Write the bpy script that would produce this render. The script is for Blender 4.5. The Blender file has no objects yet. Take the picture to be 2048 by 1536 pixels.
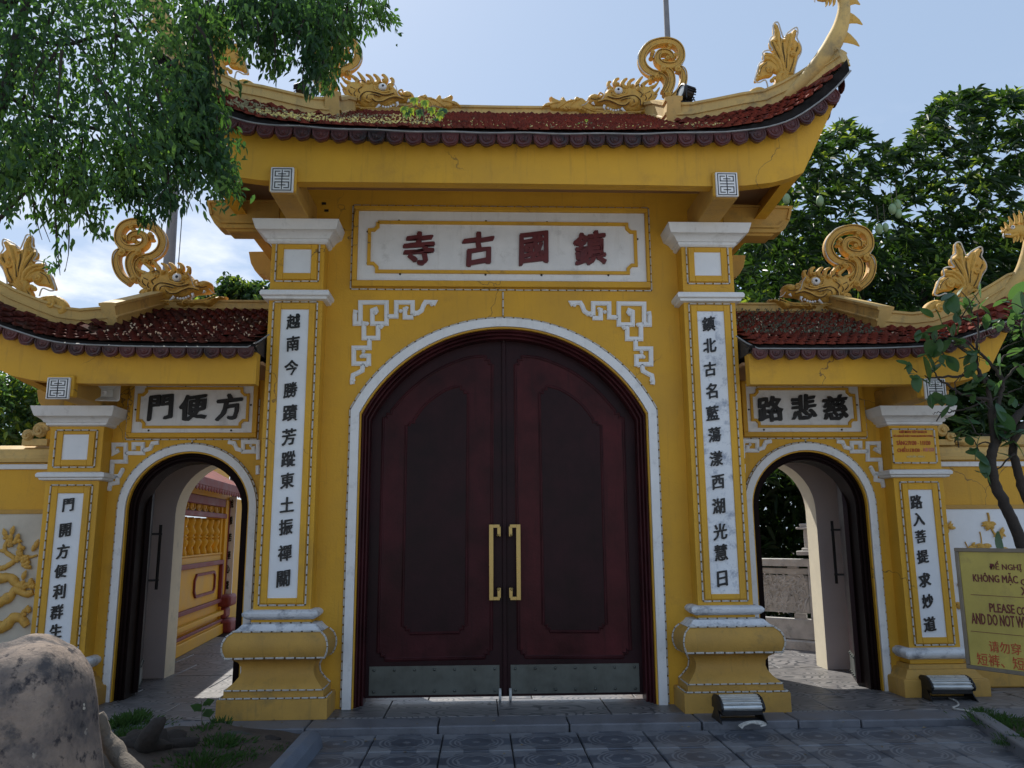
import bpy, bmesh, math, random
import numpy as np
from mathutils import Vector, Matrix
from mathutils.geometry import delaunay_2d_cdt
random.seed(7); RNG = np.random.default_rng(11)
sc = bpy.context.scene
COL = sc.collection
# ------------------------------------------------------------------ camera
F0 = 1600.0                                            # focal length in pixels of a 2048 px wide frame
YAW, PIT, ROL = (math.radians(a) for a in (2.2732, 10.5928, -0.3578))
CP = np.array([-0.24, -7.95, 1.6])
_f = np.array([math.sin(YAW)*math.cos(PIT), math.cos(YAW)*math.cos(PIT), math.sin(PIT)])
_r = np.array([math.cos(YAW), -math.sin(YAW), 0.0]); _u = np.cross(_r, _f)
CR = _r*math.cos(ROL)+_u*math.sin(ROL); CU = -_r*math.sin(ROL)+_u*math.cos(ROL); CF = _f
cam_d = bpy.data.cameras.new('camera'); cam = bpy.data.objects.new('camera', cam_d); COL.objects.link(cam)
cam_d.sensor_width = 36; cam_d.lens = 36*F0/2048; cam_d.clip_start = .05; cam_d.clip_end = 2000
m = Matrix.Identity(4)
for i in range(3):
    m[i][0], m[i][1], m[i][2], m[i][3] = CR[i], CU[i], -CF[i], CP[i]
cam.matrix_world = m; sc.camera = cam
# ------------------------------------------------------------------ light
SUN_EL, SUN_AZ = math.radians(51.5), math.radians(26)   # sun behind the gate, to the left
sdir = Vector((-math.sin(SUN_AZ)*math.cos(SUN_EL), math.cos(SUN_AZ)*math.cos(SUN_EL), math.sin(SUN_EL)))
sun_d = bpy.data.lights.new('sun', 'SUN'); sun_d.energy = 5.0; sun_d.angle = math.radians(.55); sun_d.color = (1, .95, .86)
sun = bpy.data.objects.new('sun', sun_d); COL.objects.link(sun)
sun.rotation_euler = sdir.to_track_quat('Z', 'Y').to_euler()
W = bpy.data.worlds.new('World'); sc.world = W; W.use_nodes = True
nt = W.node_tree; nt.nodes.clear()
def N(t, **k):
    n = nt.nodes.new(t)
    for a, b in k.items():
        if a == 'ins':
            for i, v in b.items(): n.inputs[i].default_value = v
        else: setattr(n, a, b)
    return n
out = N('ShaderNodeOutputWorld'); bg = N('ShaderNodeBackground'); nt.links.new(bg.outputs[0], out.inputs[0])
sky = N('ShaderNodeTexSky'); sky.sky_type = 'NISHITA'; sky.sun_disc = False
sky.sun_elevation = SUN_EL; sky.sun_rotation = -SUN_AZ; sky.altitude = 0; sky.air_density = 1.0; sky.dust_density = 1.3; sky.ozone_density = 1.4
tc = N('ShaderNodeTexCoord'); mp = N('ShaderNodeMapping'); mp.inputs['Scale'].default_value = (1, 1, 2.6); mp.inputs['Location'].default_value = (.35, .1, .2)
nt.links.new(tc.outputs['Generated'], mp.inputs[0])
nz = N('ShaderNodeTexNoise', ins={'Scale': 4.2, 'Detail': 9.0, 'Roughness': .56}); nt.links.new(mp.outputs[0], nz.inputs['Vector'])
cr = N('ShaderNodeValToRGB'); cr.color_ramp.elements[0].position = .49; cr.color_ramp.elements[1].position = .62; nt.links.new(nz.outputs[0], cr.inputs[0])
sx = N('ShaderNodeSeparateXYZ'); nt.links.new(tc.outputs['Generated'], sx.inputs[0])
mr = N('ShaderNodeMapRange', ins={1: .46, 2: .26, 3: 0.0, 4: 1.0}); nt.links.new(sx.outputs['Z'], mr.inputs[0])
mu = N('ShaderNodeMath', operation='MULTIPLY'); nt.links.new(cr.outputs[0], mu.inputs[0]); nt.links.new(mr.outputs[0], mu.inputs[1])
mx = N('ShaderNodeMix', data_type='RGBA'); nt.links.new(mu.outputs[0], mx.inputs[0]); pale = N('ShaderNodeMix', data_type='RGBA', ins={0: .74}); pale.inputs[7].default_value = (2.85, 3.75, 5.1, 1); nt.links.new(sky.outputs[0], pale.inputs[6]); nt.links.new(pale.outputs[2], mx.inputs[6])
mx.inputs[7].default_value = (7.2, 7.4, 7.7, 1)
nt.links.new(mx.outputs[2], bg.inputs[0]); bg.inputs[1].default_value = .14
vs = sc.view_settings; vs.view_transform = 'Standard'; vs.look = 'None'; vs.gamma = 1; vs.use_curve_mapping = False; vs.exposure = 0.18
sc.cycles.max_bounces = 8; sc.cycles.diffuse_bounces = 4; sc.cycles.use_denoising = True
# ------------------------------------------------------------------ places measured from the photograph
def ray(x, y): return CF+CR*(x-1024)/F0-CU*(y-768)/F0
def at(x, y, Y): d = ray(x, y); return CP+d*((Y-CP[1])/d[1])
def atz(x, y, z): d = ray(x, y); return CP+d*((z-CP[2])/d[2])
def atp(x, y, A, B):                                   # vertical plane through A-B: (distance along, height)
    d = ray(x, y); A = np.array(A, float); B = np.array(B, float); t = (B-A)/np.linalg.norm(B-A); n = np.array([-t[1], t[0]])
    k = ((A-CP[:2])@n)/(d[:2]@n); P = CP+d*k
    return (P[:2]-A)@t, P[2]
# ------------------------------------------------------------------ mesh helpers
WL = {}                                                # world location of every parent
def tag(o, label=None, cat=None, group=None, kind=None):
    if label: o['label'] = label
    if cat: o['category'] = cat
    if group: o['group'] = group
    if kind: o['kind'] = kind
    return o
def thing(name, label, cat, loc=(0, 0, 0), group=None, kind=None):
    o = bpy.data.objects.new(name, None); COL.objects.link(o); o.location = loc; o.empty_display_size = .2
    WL[o.name] = Vector(loc); return tag(o, label, cat, group, kind)
class MB:
    def __init__(s): s.v = []; s.f = []
    def add(s, vs, fs):
        n = len(s.v); s.v += [tuple(map(float, p)) for p in vs]; s.f += [tuple(i+n for i in f) for f in fs]; return s
    def box(s, x0, x1, y0, y1, z0, z1):
        return s.add([(x0,y0,z0),(x1,y0,z0),(x1,y1,z0),(x0,y1,z0),(x0,y0,z1),(x1,y0,z1),(x1,y1,z1),(x0,y1,z1)],
                     [(0,3,2,1),(4,5,6,7),(0,1,5,4),(1,2,6,5),(2,3,7,6),(3,0,4,7)])
    def prism(s, pts, y0, y1):                         # (x,z) polygon extruded along Y
        n = len(pts); V = [(p[0], y0, p[1]) for p in pts]+[(p[0], y1, p[1]) for p in pts]
        return s.add(V, [tuple(range(n)), tuple(range(2*n-1, n-1, -1))]+[(i, i+n, (i+1) % n+n, (i+1) % n) for i in range(n)])
    def loft(s, loops, close=True, caps=True):
        n = len(loops[0]); V = [p for l in loops for p in l]; F = []
        for k in range(len(loops)-1):
            for i in range(n if close else n-1):
                a, b = k*n+i, k*n+(i+1) % n; F.append((a, b, b+n, a+n))
        if caps and close: F += [tuple(range(n-1, -1, -1)), tuple(range(len(V)-n, len(V)))]
        return s.add(V, F)
    def tube(s, path, r, n=6, flat=1.0, up=(0, 1, 0), caps=True):   # r: number or list; flat: thickness ratio along 'up'
        P = [Vector(p) for p in path]; R = r if hasattr(r, '__len__') else [r]*len(P); L = []
        up = Vector(up)
        for i, p in enumerate(P):
            d = (P[min(i+1, len(P)-1)]-P[max(i-1, 0)])
            if d.length < 1e-9: d = Vector((0, 0, 1))
            d.normalize(); a = d.cross(up)
            if a.length < 1e-3: a = d.cross(Vector((1, .3, 0)))
            a.normalize(); b = a.cross(d).normalized()
            L.append([p+a*math.cos(t)*R[i]+b*math.sin(t)*R[i]*flat for t in (2*math.pi*j/n for j in range(n))])
        return s.loft(L, True, caps)
    def lathe(s, prof, c=(0, 0, 0), n=12, axis='z'):   # prof: (radius, height)
        L = []
        for r, h in prof:
            q = []
            for j in range(n):
                t = 2*math.pi*j/n; a, b = r*math.cos(t), r*math.sin(t)
                q.append((c[0]+a, c[1]+b, c[2]+h) if axis == 'z' else ((c[0]+a, c[1]-h, c[2]+b) if axis == 'y' else (c[0]+h, c[1]+a, c[2]+b)))
            L.append(q)
        return s.loft(L)
    def ball(s, c, r, n=10, sc_=(1, 1, 1)):
        k = max(4, n//2+1)
        return s.loft([[(c[0]+sc_[0]*r*math.sin(a)*math.cos(t), c[1]+sc_[1]*r*math.sin(a)*math.sin(t), c[2]+sc_[2]*r*math.cos(a)) for t in (2*math.pi*j/n for j in range(n))]
                       for a in (math.pi*(.02+.96*i/k) for i in range(k+1))])
    def xf(s, M):
        s.v = [tuple(M @ Vector(p)) for p in s.v]; return s
    def build(s, name, mat, parent=None, smooth=None, bevel=0, tagk=None, mods=None):
        return mk(name, np.array(s.v, float).reshape(-1, 3), s.f, mat, parent, smooth, bevel)
def mk(name, V, F, mat, parent=None, smooth=None, bevel=0, recalc=True):
    V = np.asarray(V, float); lo, hi = V.min(0), V.max(0); c = (lo+hi)/2
    if parent is None: c[2] = lo[2]
    me = bpy.data.meshes.new(name)
    if isinstance(F, np.ndarray):
        k = F.shape[1]; me.vertices.add(len(V)); me.vertices.foreach_set('co', (V-c).ravel())
        me.loops.add(F.size); me.loops.foreach_set('vertex_index', F.ravel().astype(np.int32))
        me.polygons.add(len(F)); me.polygons.foreach_set('loop_start', np.arange(0, F.size, k, dtype=np.int32)); me.update(calc_edges=True)
    else:
        me.from_pydata((V-c).tolist(), [], F)
        if recalc and len(F) < 30000:
            bm = bmesh.new(); bm.from_mesh(me); bmesh.ops.recalc_face_normals(bm, faces=bm.faces); bm.to_mesh(me); bm.free()
    if smooth is not None:
        me.polygons.foreach_set('use_smooth', [True]*len(me.polygons))
        if smooth < 180: me.set_sharp_from_angle(angle=math.radians(smooth))
    me.materials.append(mat); me.update()
    o = bpy.data.objects.new(name, me); COL.objects.link(o)
    if parent is not None:
        o.parent = parent; o.location = Vector(c)-WL[parent.name]
    else: o.location = c
    WL[o.name] = Vector(c)
    if bevel:
        b = o.modifiers.new('bevel', 'BEVEL'); b.width = bevel; b.segments = 2; b.limit_method = 'ANGLE'; b.angle_limit = math.radians(40)
        me.polygons.foreach_set('use_smooth', [True]*len(me.polygons)); b.harden_normals = False
        if smooth is None: me.set_sharp_from_angle(angle=math.radians(35))
    return o
def inst(name, me, M, parent):                         # a copy that shares mesh data, placed by a world matrix
    o = bpy.data.objects.new(name, me); COL.objects.link(o); o.parent = parent
    o.matrix_local = Matrix.Translation(-WL[parent.name]) @ M
    return o
def smooth_path(P, k=6, closed=False):                 # Catmull-Rom
    P = [np.array(p, float) for p in P]; n = len(P); out = []
    rng = range(n) if closed else range(n-1)
    for i in rng:
        if closed: a, b, c, d = P[i-1], P[i], P[(i+1) % n], P[(i+2) % n]
        else: a, b, c, d = P[max(i-1, 0)], P[i], P[i+1], P[min(i+2, n-1)]
        for j in range(k):
            t = j/k; out.append(.5*((2*b)+(-a+c)*t+(2*a-5*b+4*c-d)*t*t+(-a+3*b-3*c+d)*t**3))
    if not closed: out.append(P[-1])
    return out
def relief(mb, poly, y, depth, rad, step=.02, back=True, smoothk=4):   # puffy carved solid from an (x,z) outline
    P = np.array([p[:2] for p in (smooth_path(poly, smoothk, True) if smoothk else poly)])
    lo, hi = P.min(0), P.max(0)
    gx, gz = np.meshgrid(np.arange(lo[0], hi[0], step), np.arange(lo[1], hi[1], step)); G = np.c_[gx.ravel(), gz.ravel()]
    A = P; B = np.roll(P, -1, 0); ins = np.zeros(len(G), bool)
    for a, b in zip(A, B):
        cnd = (a[1] > G[:, 1]) != (b[1] > G[:, 1])
        with np.errstate(divide='ignore', invalid='ignore'):
            xx = (b[0]-a[0])*(G[:, 1]-a[1])/(b[1]-a[1]+1e-15)+a[0]
        ins ^= cnd & (G[:, 0] < xx)
    G = G[ins]
    def dist(Q):
        D = np.full(len(Q), 9e9)
        for a, b in zip(A, B):
            e = b-a; L = e@e+1e-15; t = np.clip(((Q-a)@e)/L, 0, 1); D = np.minimum(D, np.linalg.norm(Q-a-t[:, None]*e, axis=1))
        return D
    if len(G): D = dist(G); G = G[D > step*.35]; D = D[D > step*.35]
    else: D = np.zeros(0)
    pts = [Vector(p) for p in np.r_[P, G]] if len(G) else [Vector(p) for p in P]
    n = len(P)
    r = delaunay_2d_cdt(pts, [], [list(range(n))], 1, 1e-6)
    V, _, F = r[0], r[1], r[2]; Q = np.array([tuple(v) for v in V]); DD = dist(Q)
    h = depth*(.28+.72*np.sqrt(np.clip(1-(1-np.minimum(DD/rad, 1))**2, 0, 1)))
    edge = DD < 1e-5
    nv = len(Q); front = [(q[0], y-hh, q[1]) for q, hh in zip(Q, h)]; bk = [(q[0], y+(hh if back else 0), q[1]) for q, hh in zip(Q, h)]
    fs = [tuple(f) for f in F]; cnt = {}
    for f in fs:
        for i in range(len(f)):
            e = (f[i], f[(i+1) % len(f)]); cnt[e] = cnt.get(e, 0)+1
    side = [(a, b, b+nv, a+nv) for (a, b) in cnt if (b, a) not in cnt]
    mb.add(front+bk, fs+[tuple(i+nv for i in reversed(f)) for f in fs]+side)
    return mb
def band(mb, path, w, y, d, rim=.0, n=None):            # rounded flat band (x,z path), half width w (list ok), half depth d
    P = [np.array(p, float) for p in path]; Wd = w if hasattr(w, '__len__') else [w]*len(P); L = []
    for i, p in enumerate(P):
        t = P[min(i+1, len(P)-1)]-P[max(i-1, 0)]; t = t/(np.linalg.norm(t)+1e-12); nn = np.array([-t[1], t[0]]); ww = Wd[i]
        prof = [(-1, .0), (-1, -.55), (-.86, -.95), (-.62, -1), (-.5, -.72), (0, -.62), (.5, -.72), (.62, -1), (.86, -.95), (1, -.55), (1, 0), (1, .55), (.7, 1), (-.7, 1), (-1, .55)]
        L.append([(p[0]+nn[0]*a*ww, y+b*d, p[1]+nn[1]*a*ww) for a, b in prof])
    return mb.loft(L)
def spiral(mb, c, r, y, d, turns=1.6, a0=0, sgn=1, w=.28):   # little curled boss
    pts = []; rad = []
    n = int(14*turns)
    for i in range(n+1):
        t = i/n; rr = r*(1-.82*t); a = a0+sgn*2*math.pi*turns*t; pts.append((c[0]+rr*math.cos(a), y-d*(.4+.8*t), c[1]+rr*math.sin(a))); rad.append(r*w*(1-.35*t))
    mb.tube(pts, rad, 6); mb.ball((c[0], y-d*.3, c[1]), r*.95, 10, (1, d/r*.9, 1)); mb.ball((c[0], y-d*1.2, c[1]), r*.28, 8)
    return mb
# ------------------------------------------------------------------ materials
MATS = {}
def mat(name, col, rough=.7, var=.12, vscale=3.0, bump=.15, bscale=60., spot=None, spotamt=.0, spotscale=5., metal=0, spec=.5, transl=None, cell=0, cellscale=8., coat=0, emis=None, cell_cols=None, streak=0, streak_col=(.1, .1, .1), crack=0):
    M = bpy.data.materials.new(name); M.use_nodes = True; t = M.node_tree; nd = t.nodes; B = nd['Principled BSDF']
    def n(tp, **k):
        q = nd.new(tp)
        for a, b in k.items():
            if a == 'ins':
                for i, v in b.items(): q.inputs[i].default_value = v
            else: setattr(q, a, b)
        return q
    L = t.links.new; g = n('ShaderNodeNewGeometry')
    nz = n('ShaderNodeTexNoise', ins={'Scale': vscale, 'Detail': 6., 'Roughness': .6}); L(g.outputs['Position'], nz.inputs['Vector'])
    a = n('ShaderNodeMix', data_type='RGBA'); mrn = n('ShaderNodeMapRange', ins={1: .3, 2: .7}); L(nz.outputs[0], mrn.inputs[0]); L(mrn.outputs[0], a.inputs[0])
    c1 = [max(0, c*(1-var)) for c in col]; c2 = [min(1, c*(1+var)) for c in col]
    a.inputs[6].default_value = (*c1, 1); a.inputs[7].default_value = (*c2, 1); last = a.outputs[2]
    if cell:
        vo = n('ShaderNodeTexVoronoi', ins={'Scale': cellscale}); L(g.outputs['Position'], vo.inputs['Vector'])
        oi = n('ShaderNodeObjectInfo'); ad = n('ShaderNodeMath', operation='ADD'); sp = n('ShaderNodeSeparateColor'); L(vo.outputs['Color'], sp.inputs[0]); L(sp.outputs[0], ad.inputs[0]); L(oi.outputs['Random'], ad.inputs[1])
        fr = n('ShaderNodeMath', operation='FRACT'); L(ad.outputs[0], fr.inputs[0])
        rp = n('ShaderNodeValToRGB'); cc = cell_cols or [c1, c2]; rp.color_ramp.interpolation = 'LINEAR'
        while len(rp.color_ramp.elements) < len(cc): rp.color_ramp.elements.new(.5)
        for i, c in enumerate(cc): rp.color_ramp.elements[i].position = i/(len(cc)-1); rp.color_ramp.elements[i].color = (*c, 1)
        L(fr.outputs[0], rp.inputs[0]); q = n('ShaderNodeMix', data_type='RGBA', ins={0: cell}); L(last, q.inputs[6]); L(rp.outputs[0], q.inputs[7]); last = q.outputs[2]
    if streak:
        mpn = n('ShaderNodeMapping'); mpn.inputs['Scale'].default_value = (9, 9, .7); L(g.outputs['Position'], mpn.inputs[0])
        s2 = n('ShaderNodeTexNoise', ins={'Scale': 2.2, 'Detail': 5., 'Roughness': .65}); L(mpn.outputs[0], s2.inputs['Vector'])
        r2 = n('ShaderNodeMapRange', ins={1: .56, 2: .76, 3: 0., 4: streak}); L(s2.outputs[0], r2.inputs[0])
        q = n('ShaderNodeMix', data_type='RGBA'); L(r2.outputs[0], q.inputs[0]); L(last, q.inputs[6]); q.inputs[7].default_value = (*streak_col, 1); last = q.outputs[2]
    if spot:
        s3 = n('ShaderNodeTexNoise', ins={'Scale': spotscale, 'Detail': 8., 'Roughness': .7}); L(g.outputs['Position'], s3.inputs['Vector'])
        r3 = n('ShaderNodeMapRange', ins={1: .62-.12*spotamt, 2: .70, 3: 0., 4: spotamt}); L(s3.outputs[0], r3.inputs[0])
        q = n('ShaderNodeMix', data_type='RGBA'); L(r3.outputs[0], q.inputs[0]); L(last, q.inputs[6]); q.inputs[7].default_value = (*spot, 1); last = q.outputs[2]
    if crack:
        dn = n('ShaderNodeTexNoise', ins={'Scale': 3., 'Detail': 4.}); L(g.outputs['Position'], dn.inputs['Vector']); dm = n('ShaderNodeMix', data_type='RGBA', ins={0: .35}); L(g.outputs['Position'], dm.inputs[6]); L(dn.outputs['Color'], dm.inputs[7])
        vc = n('ShaderNodeTexVoronoi', ins={'Scale': .9}); vc.feature = 'DISTANCE_TO_EDGE'; L(dm.outputs[2], vc.inputs['Vector']); r5 = n('ShaderNodeMapRange', ins={1: .0012, 2: .0035, 3: crack, 4: 0.}); L(vc.outputs[0], r5.inputs[0])
        mk_ = n('ShaderNodeTexNoise', ins={'Scale': .9, 'Detail': 2.}); L(g.outputs['Position'], mk_.inputs['Vector']); m6 = n('ShaderNodeMapRange', ins={1: .52, 2: .58}); L(mk_.outputs[0], m6.inputs[0]); m7 = n('ShaderNodeMath', operation='MULTIPLY'); L(r5.outputs[0], m7.inputs[0]); L(m6.outputs[0], m7.inputs[1])
        q = n('ShaderNodeMix', data_type='RGBA'); L(m7.outputs[0], q.inputs[0]); L(last, q.inputs[6]); q.inputs[7].default_value = (.10, .06, .03, 1); last = q.outputs[2]
    L(last, B.inputs['Base Color'])
    B.inputs['Metallic'].default_value = metal; B.inputs['Specular IOR Level'].default_value = spec
    rm = n('ShaderNodeMapRange', ins={1: .3, 2: .7, 3: max(.02, rough-.1), 4: min(1, rough+.1)}); L(nz.outputs[0], rm.inputs[0]); L(rm.outputs[0], B.inputs['Roughness'])
    if coat: B.inputs['Coat Weight'].default_value = coat; B.inputs['Coat Roughness'].default_value = .15
    if bump:
        b1 = n('ShaderNodeTexNoise', ins={'Scale': bscale, 'Detail': 5., 'Roughness': .6}); L(g.outputs['Position'], b1.inputs['Vector'])
        bp = n('ShaderNodeBump', ins={'Strength': bump, 'Distance': .01}); L(b1.outputs[0], bp.inputs['Height']); L(bp.outputs[0], B.inputs['Normal'])
    if transl:
        tr = n('ShaderNodeBsdfTranslucent'); tr.inputs[0].default_value = (*transl, 1); ms = n('ShaderNodeMixShader', ins={0: .38}); o_ = nd['Material Output']
        L(B.outputs[0], ms.inputs[1]); L(tr.outputs[0], ms.inputs[2]); L(ms.outputs[0], o_.inputs[0])
    return M
YEL = (.61, .33, .024)
yellow = mat('yellow_paint', YEL, .66, .13, 1.1, .35, 45., spot=(.40, .215, .03), spotamt=.55, spotscale=1.8, streak=.36, streak_col=(.25, .145, .035), crack=.8)
yellow_old = mat('weathered_yellow_paint', (.47, .27, .055), .7, .16, 3., .3, 70., spot=(.16, .12, .05), spotamt=.55, spotscale=4., streak=.35, streak_col=(.12, .10, .05))
orn = mat('carved_yellow_stucco', (.60, .35, .065), .62, .2, 8., .6, 60., spot=(.15, .10, .04), spotamt=.75, spotscale=8., streak=.35, streak_col=(.18, .12, .04))
ridge_m = mat('pale_yellow_stucco', (.56, .38, .13), .7, .15, 3., .3, 60., spot=(.15, .13, .09), spotamt=.7, spotscale=3.5, streak=.4, streak_col=(.13, .12, .09))
white = mat('white_paint', (.72, .73, .74), .6, .06, 4., .25, 60., spot=(.40, .40, .40), spotamt=.5, spotscale=6., streak=.25, streak_col=(.36, .34, .30))
white_old = mat('peeling_white_paint', (.66, .68, .71), .65, .08, 5., .35, 60., spot=(.10, .12, .16), spotamt=.9, spotscale=6., streak=.35, streak_col=(.2, .22, .26))
white_plq = mat('white_plaque_paint', (.72, .75, .79), .5, .05, 4., .08, 80., spot=(.45, .48, .52), spotamt=.2, spotscale=13.)
worn_plq = mat('worn_white_plaque_paint', (.70, .73, .77), .5, .06, 4., .2, 60., spot=(.24, .28, .36), spotamt=.95, spotscale=11.)
wood = mat('dark_red_varnished_wood', (.044, .0100, .0125), .40, .5, 2.4, .2, 40., spec=.13, streak=.75, streak_col=(.020, .007, .008))
wood_red = mat('red_varnished_wood', (.060, .0118, .0140), .38, .5, 2.0, .2, 40., spec=.13, streak=.75, streak_col=(.026, .008, .009))
wood_dk = mat('near_black_varnished_wood', (.024, .0085, .0105), .42, .45, 2., .12, 40., spec=.14, streak=.6, streak_col=(.014, .006, .007))
wood_blk = mat('black_lacquered_wood', (.012, .006, .006), .55, .3, 3., .08, 30., spec=.06)
black = mat('black_paint', (.008, .008, .009), .5, .2, 5., .1, 60.)
dred = mat('dark_red_paint', (.115, .014, .016), .5, .2, 8., .1, 60.)
red_p = mat('oxblood_paint', (.20, .028, .022), .6, .15, 5., .15, 60.)
dot_p = mat('dot_paint', (.03, .03, .035), .5, .1)
brass = mat('brushed_brass', (.40, .285, .11), .35, .15, 20., .05, 200., metal=1)
steel = mat('dull_steel', (.12, .13, .12), .42, .2, 6., .06, 200., metal=.85, streak=.4, streak_col=(.08, .085, .08))
alu = mat('ribbed_aluminium', (.62, .63, .62), .35, .1, 10., .05, 100., metal=.9)
dark_metal = mat('black_metal', (.018, .018, .02), .45, .2, 10., .1, 100., metal=.3)
grey_pl = mat('grey_plastic', (.42, .43, .43), .5, .08, 8., .05, 80.)
glass_l = mat('lamp_glass', (.45, .50, .52), .12, .1, 5., .0, spec=.8)
stripw = mat('light_strip_plastic', (.50, .49, .46), .5, .25, 40., .3, 120.)
wire = mat('dark_cable', (.03, .03, .035), .5, .2)
wire_g = mat('grey_cable', (.25, .25, .25), .55, .25, 9., .1)
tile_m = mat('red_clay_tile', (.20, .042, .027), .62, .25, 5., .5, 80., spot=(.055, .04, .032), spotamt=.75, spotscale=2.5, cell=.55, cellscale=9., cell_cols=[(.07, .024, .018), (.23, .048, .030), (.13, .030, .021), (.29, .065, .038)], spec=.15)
tile_dk = mat('shaded_clay_tile', (.095, .024, .018), .85, .3, 5., .6, 80., spot=(.050, .046, .034), spotamt=.95, spotscale=1.8, cell=.6, cellscale=9., cell_cols=[(.03, .014, .012), (.11, .024, .018), (.05, .02, .016), (.15, .030, .02)], spec=.08)  # darker copy of the red clay tile, with tree shade put into the colour
ante = mat('glazed_maroon_tile', (.085, .018, .018), .42, .3, 9., .35, 60., spot=(.010, .008, .010), spotamt=1.0, spotscale=3.2, cell=.5, cellscale=2., cell_cols=[(.095, .020, .020), (.03, .012, .012), (.11, .024, .022), (.07, .016, .017)])
mortar = mat('weathered_roof_mortar', (.050, .040, .034), .85, .4, 5., .7, 60., spot=(.02, .02, .018), spotamt=.8, spotscale=5.)
fillet_m = mat('shaded_gap_mortar', (.022, .019, .018), .95, .4, 8., .5, 60., spec=.05)  # mortar coloured near black: the shaded gap under the tiles is painted in
pink = mat('shaded_pinkish_plaster', (.50, .44, .44), .75, .06, 2., .15, 60.)  # plaster with the tone of a wall in shade put into its colour
cream = mat('sunlit_cream_plaster', (.74, .66, .50), .75, .06, 4., .15, 60., spot=(.4, .37, .32), spotamt=.4)  # paler plaster for the reveal, with sunlight put into the colour
soffit_m = mat('brown_soffit_paint', (.34, .20, .10), .75, .1, 2., .2, 60.)
dark_line_m = mat('dark_brown_line', (.075, .045, .02), .9, .3, 9., 0)  # colour of the thin dark tubes laid along the carving
stone_g = mat('grey_carved_stone', (.50, .49, .47), .8, .18, 7., .6, 60., spot=(.14, .14, .14), spotamt=.6)
soil = mat('brown_soil', (.075, .055, .042), .95, .35, 6., 1., 40., spot=(.02, .018, .014), spotamt=.7)
rock_m0 = mat('pinkish_weathered_boulder', (.25, .195, .17), .85, .55, 6., 1., 14., spot=(.040, .040, .052), spotamt=1.0, spotscale=4.5, cell=.25, cellscale=11., cell_cols=[(.08, .06, .06), (.22, .16, .14), (.12, .09, .10), (.30, .24, .20)])
bark = mat('dark_bark', (.032, .025, .021), .9, .35, 9., 1., 45.)
bark_l = mat('pale_bark', (.13, .11, .09), .9, .3, 9., 1., 45.)
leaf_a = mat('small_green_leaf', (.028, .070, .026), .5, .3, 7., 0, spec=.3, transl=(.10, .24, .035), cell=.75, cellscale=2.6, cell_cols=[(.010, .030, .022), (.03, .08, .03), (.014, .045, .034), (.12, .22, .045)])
leaf_m = mat('mango_leaf', (.018, .045, .014), .42, .3, 4., 0, spec=.35, transl=(.05, .11, .012), cell=.6, cellscale=5., cell_cols=[(.008, .024, .010), (.02, .05, .014), (.012, .035, .014), (.045, .09, .018)])
leaf_f = mat('fig_leaf', (.045, .11, .05), .4, .25, 6., .1, 30., transl=(.12, .25, .05), cell=.5, cellscale=6., cell_cols=[(.03, .09, .05), (.06, .13, .04), (.05, .11, .08)])
leaf_y = mat('young_and_sunlit_leaf', (.14, .26, .04), .5, .3, 9., 0, transl=(.42, .55, .04))
weed_m = mat('pale_dry_weed', (.44, .41, .27), .8, .35, 30., 0, transl=(.4, .4, .12))
grass_m = mat('green_grass', (.035, .085, .020), .7, .35, 9., 0, transl=(.10, .22, .03))
mango_m = mat('green_mango_skin', (.22, .32, .17), .45, .12, 12., .1)

def boulder_mat():
    M = bpy.data.materials.new('lichen_spotted_boulder'); M.use_nodes = True; t = M.node_tree; B = t.nodes['Principled BSDF']; L = t.links.new; g = t.nodes.new('ShaderNodeNewGeometry')
    def nz(s, d=8, r=.65): q = t.nodes.new('ShaderNodeTexNoise'); q.inputs['Scale'].default_value = s; q.inputs['Detail'].default_value = d; q.inputs['Roughness'].default_value = r; L(g.outputs['Position'], q.inputs['Vector']); return q.outputs[0]
    def ramp(v, a, b): q = t.nodes.new('ShaderNodeMapRange'); q.inputs[1].default_value = a; q.inputs[2].default_value = b; L(v, q.inputs[0]); return q.outputs[0]
    def mix(f, a, b):
        q = t.nodes.new('ShaderNodeMix'); q.data_type = 'RGBA'; L(f, q.inputs[0])
        for k, c in ((6, a), (7, b)):
            if isinstance(c, tuple): q.inputs[k].default_value = (*c, 1)
            else: L(c, q.inputs[k])
        return q.outputs[2]
    c = mix(ramp(nz(2.3), .42, .58), (.15, .125, .115), (.30, .235, .19)); c = mix(ramp(nz(5.5), .50, .62), c, (.085, .078, .080)); c = mix(ramp(nz(16, 4), .56, .66), c, (.045, .04, .045))
    vo = t.nodes.new('ShaderNodeTexVoronoi'); vo.inputs['Scale'].default_value = 9; L(g.outputs['Position'], vo.inputs['Vector']); q = t.nodes.new('ShaderNodeMath'); q.operation = 'ADD'; L(vo.outputs['Distance'], q.inputs[0]); L(nz(14, 3), q.inputs[1])
    q2 = t.nodes.new('ShaderNodeMath'); q2.operation = 'MULTIPLY'; L(ramp(q.outputs[0], .60, .57), q2.inputs[0]); L(ramp(nz(2.0, 2), .5, .56), q2.inputs[1]); c = mix(q2.outputs[0], c, (.46, .42, .36))
    L(c, B.inputs['Base Color']); B.inputs['Roughness'].default_value = .85; B.inputs['Specular IOR Level'].default_value = .25
    ad = t.nodes.new('ShaderNodeMath'); ad.operation = 'ADD'; m2 = t.nodes.new('ShaderNodeMath'); m2.operation = 'MULTIPLY'; L(nz(40, 6), m2.inputs[0]); m2.inputs[1].default_value = .35; L(nz(9, 9, .72), ad.inputs[0]); L(m2.outputs[0], ad.inputs[1])
    bp = t.nodes.new('ShaderNodeBump'); bp.inputs['Strength'].default_value = .9; bp.inputs['Distance'].default_value = .03; L(ad.outputs[0], bp.inputs['Height']); L(bp.outputs[0], B.inputs['Normal']); return M
rock_m = boulder_mat()
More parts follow.
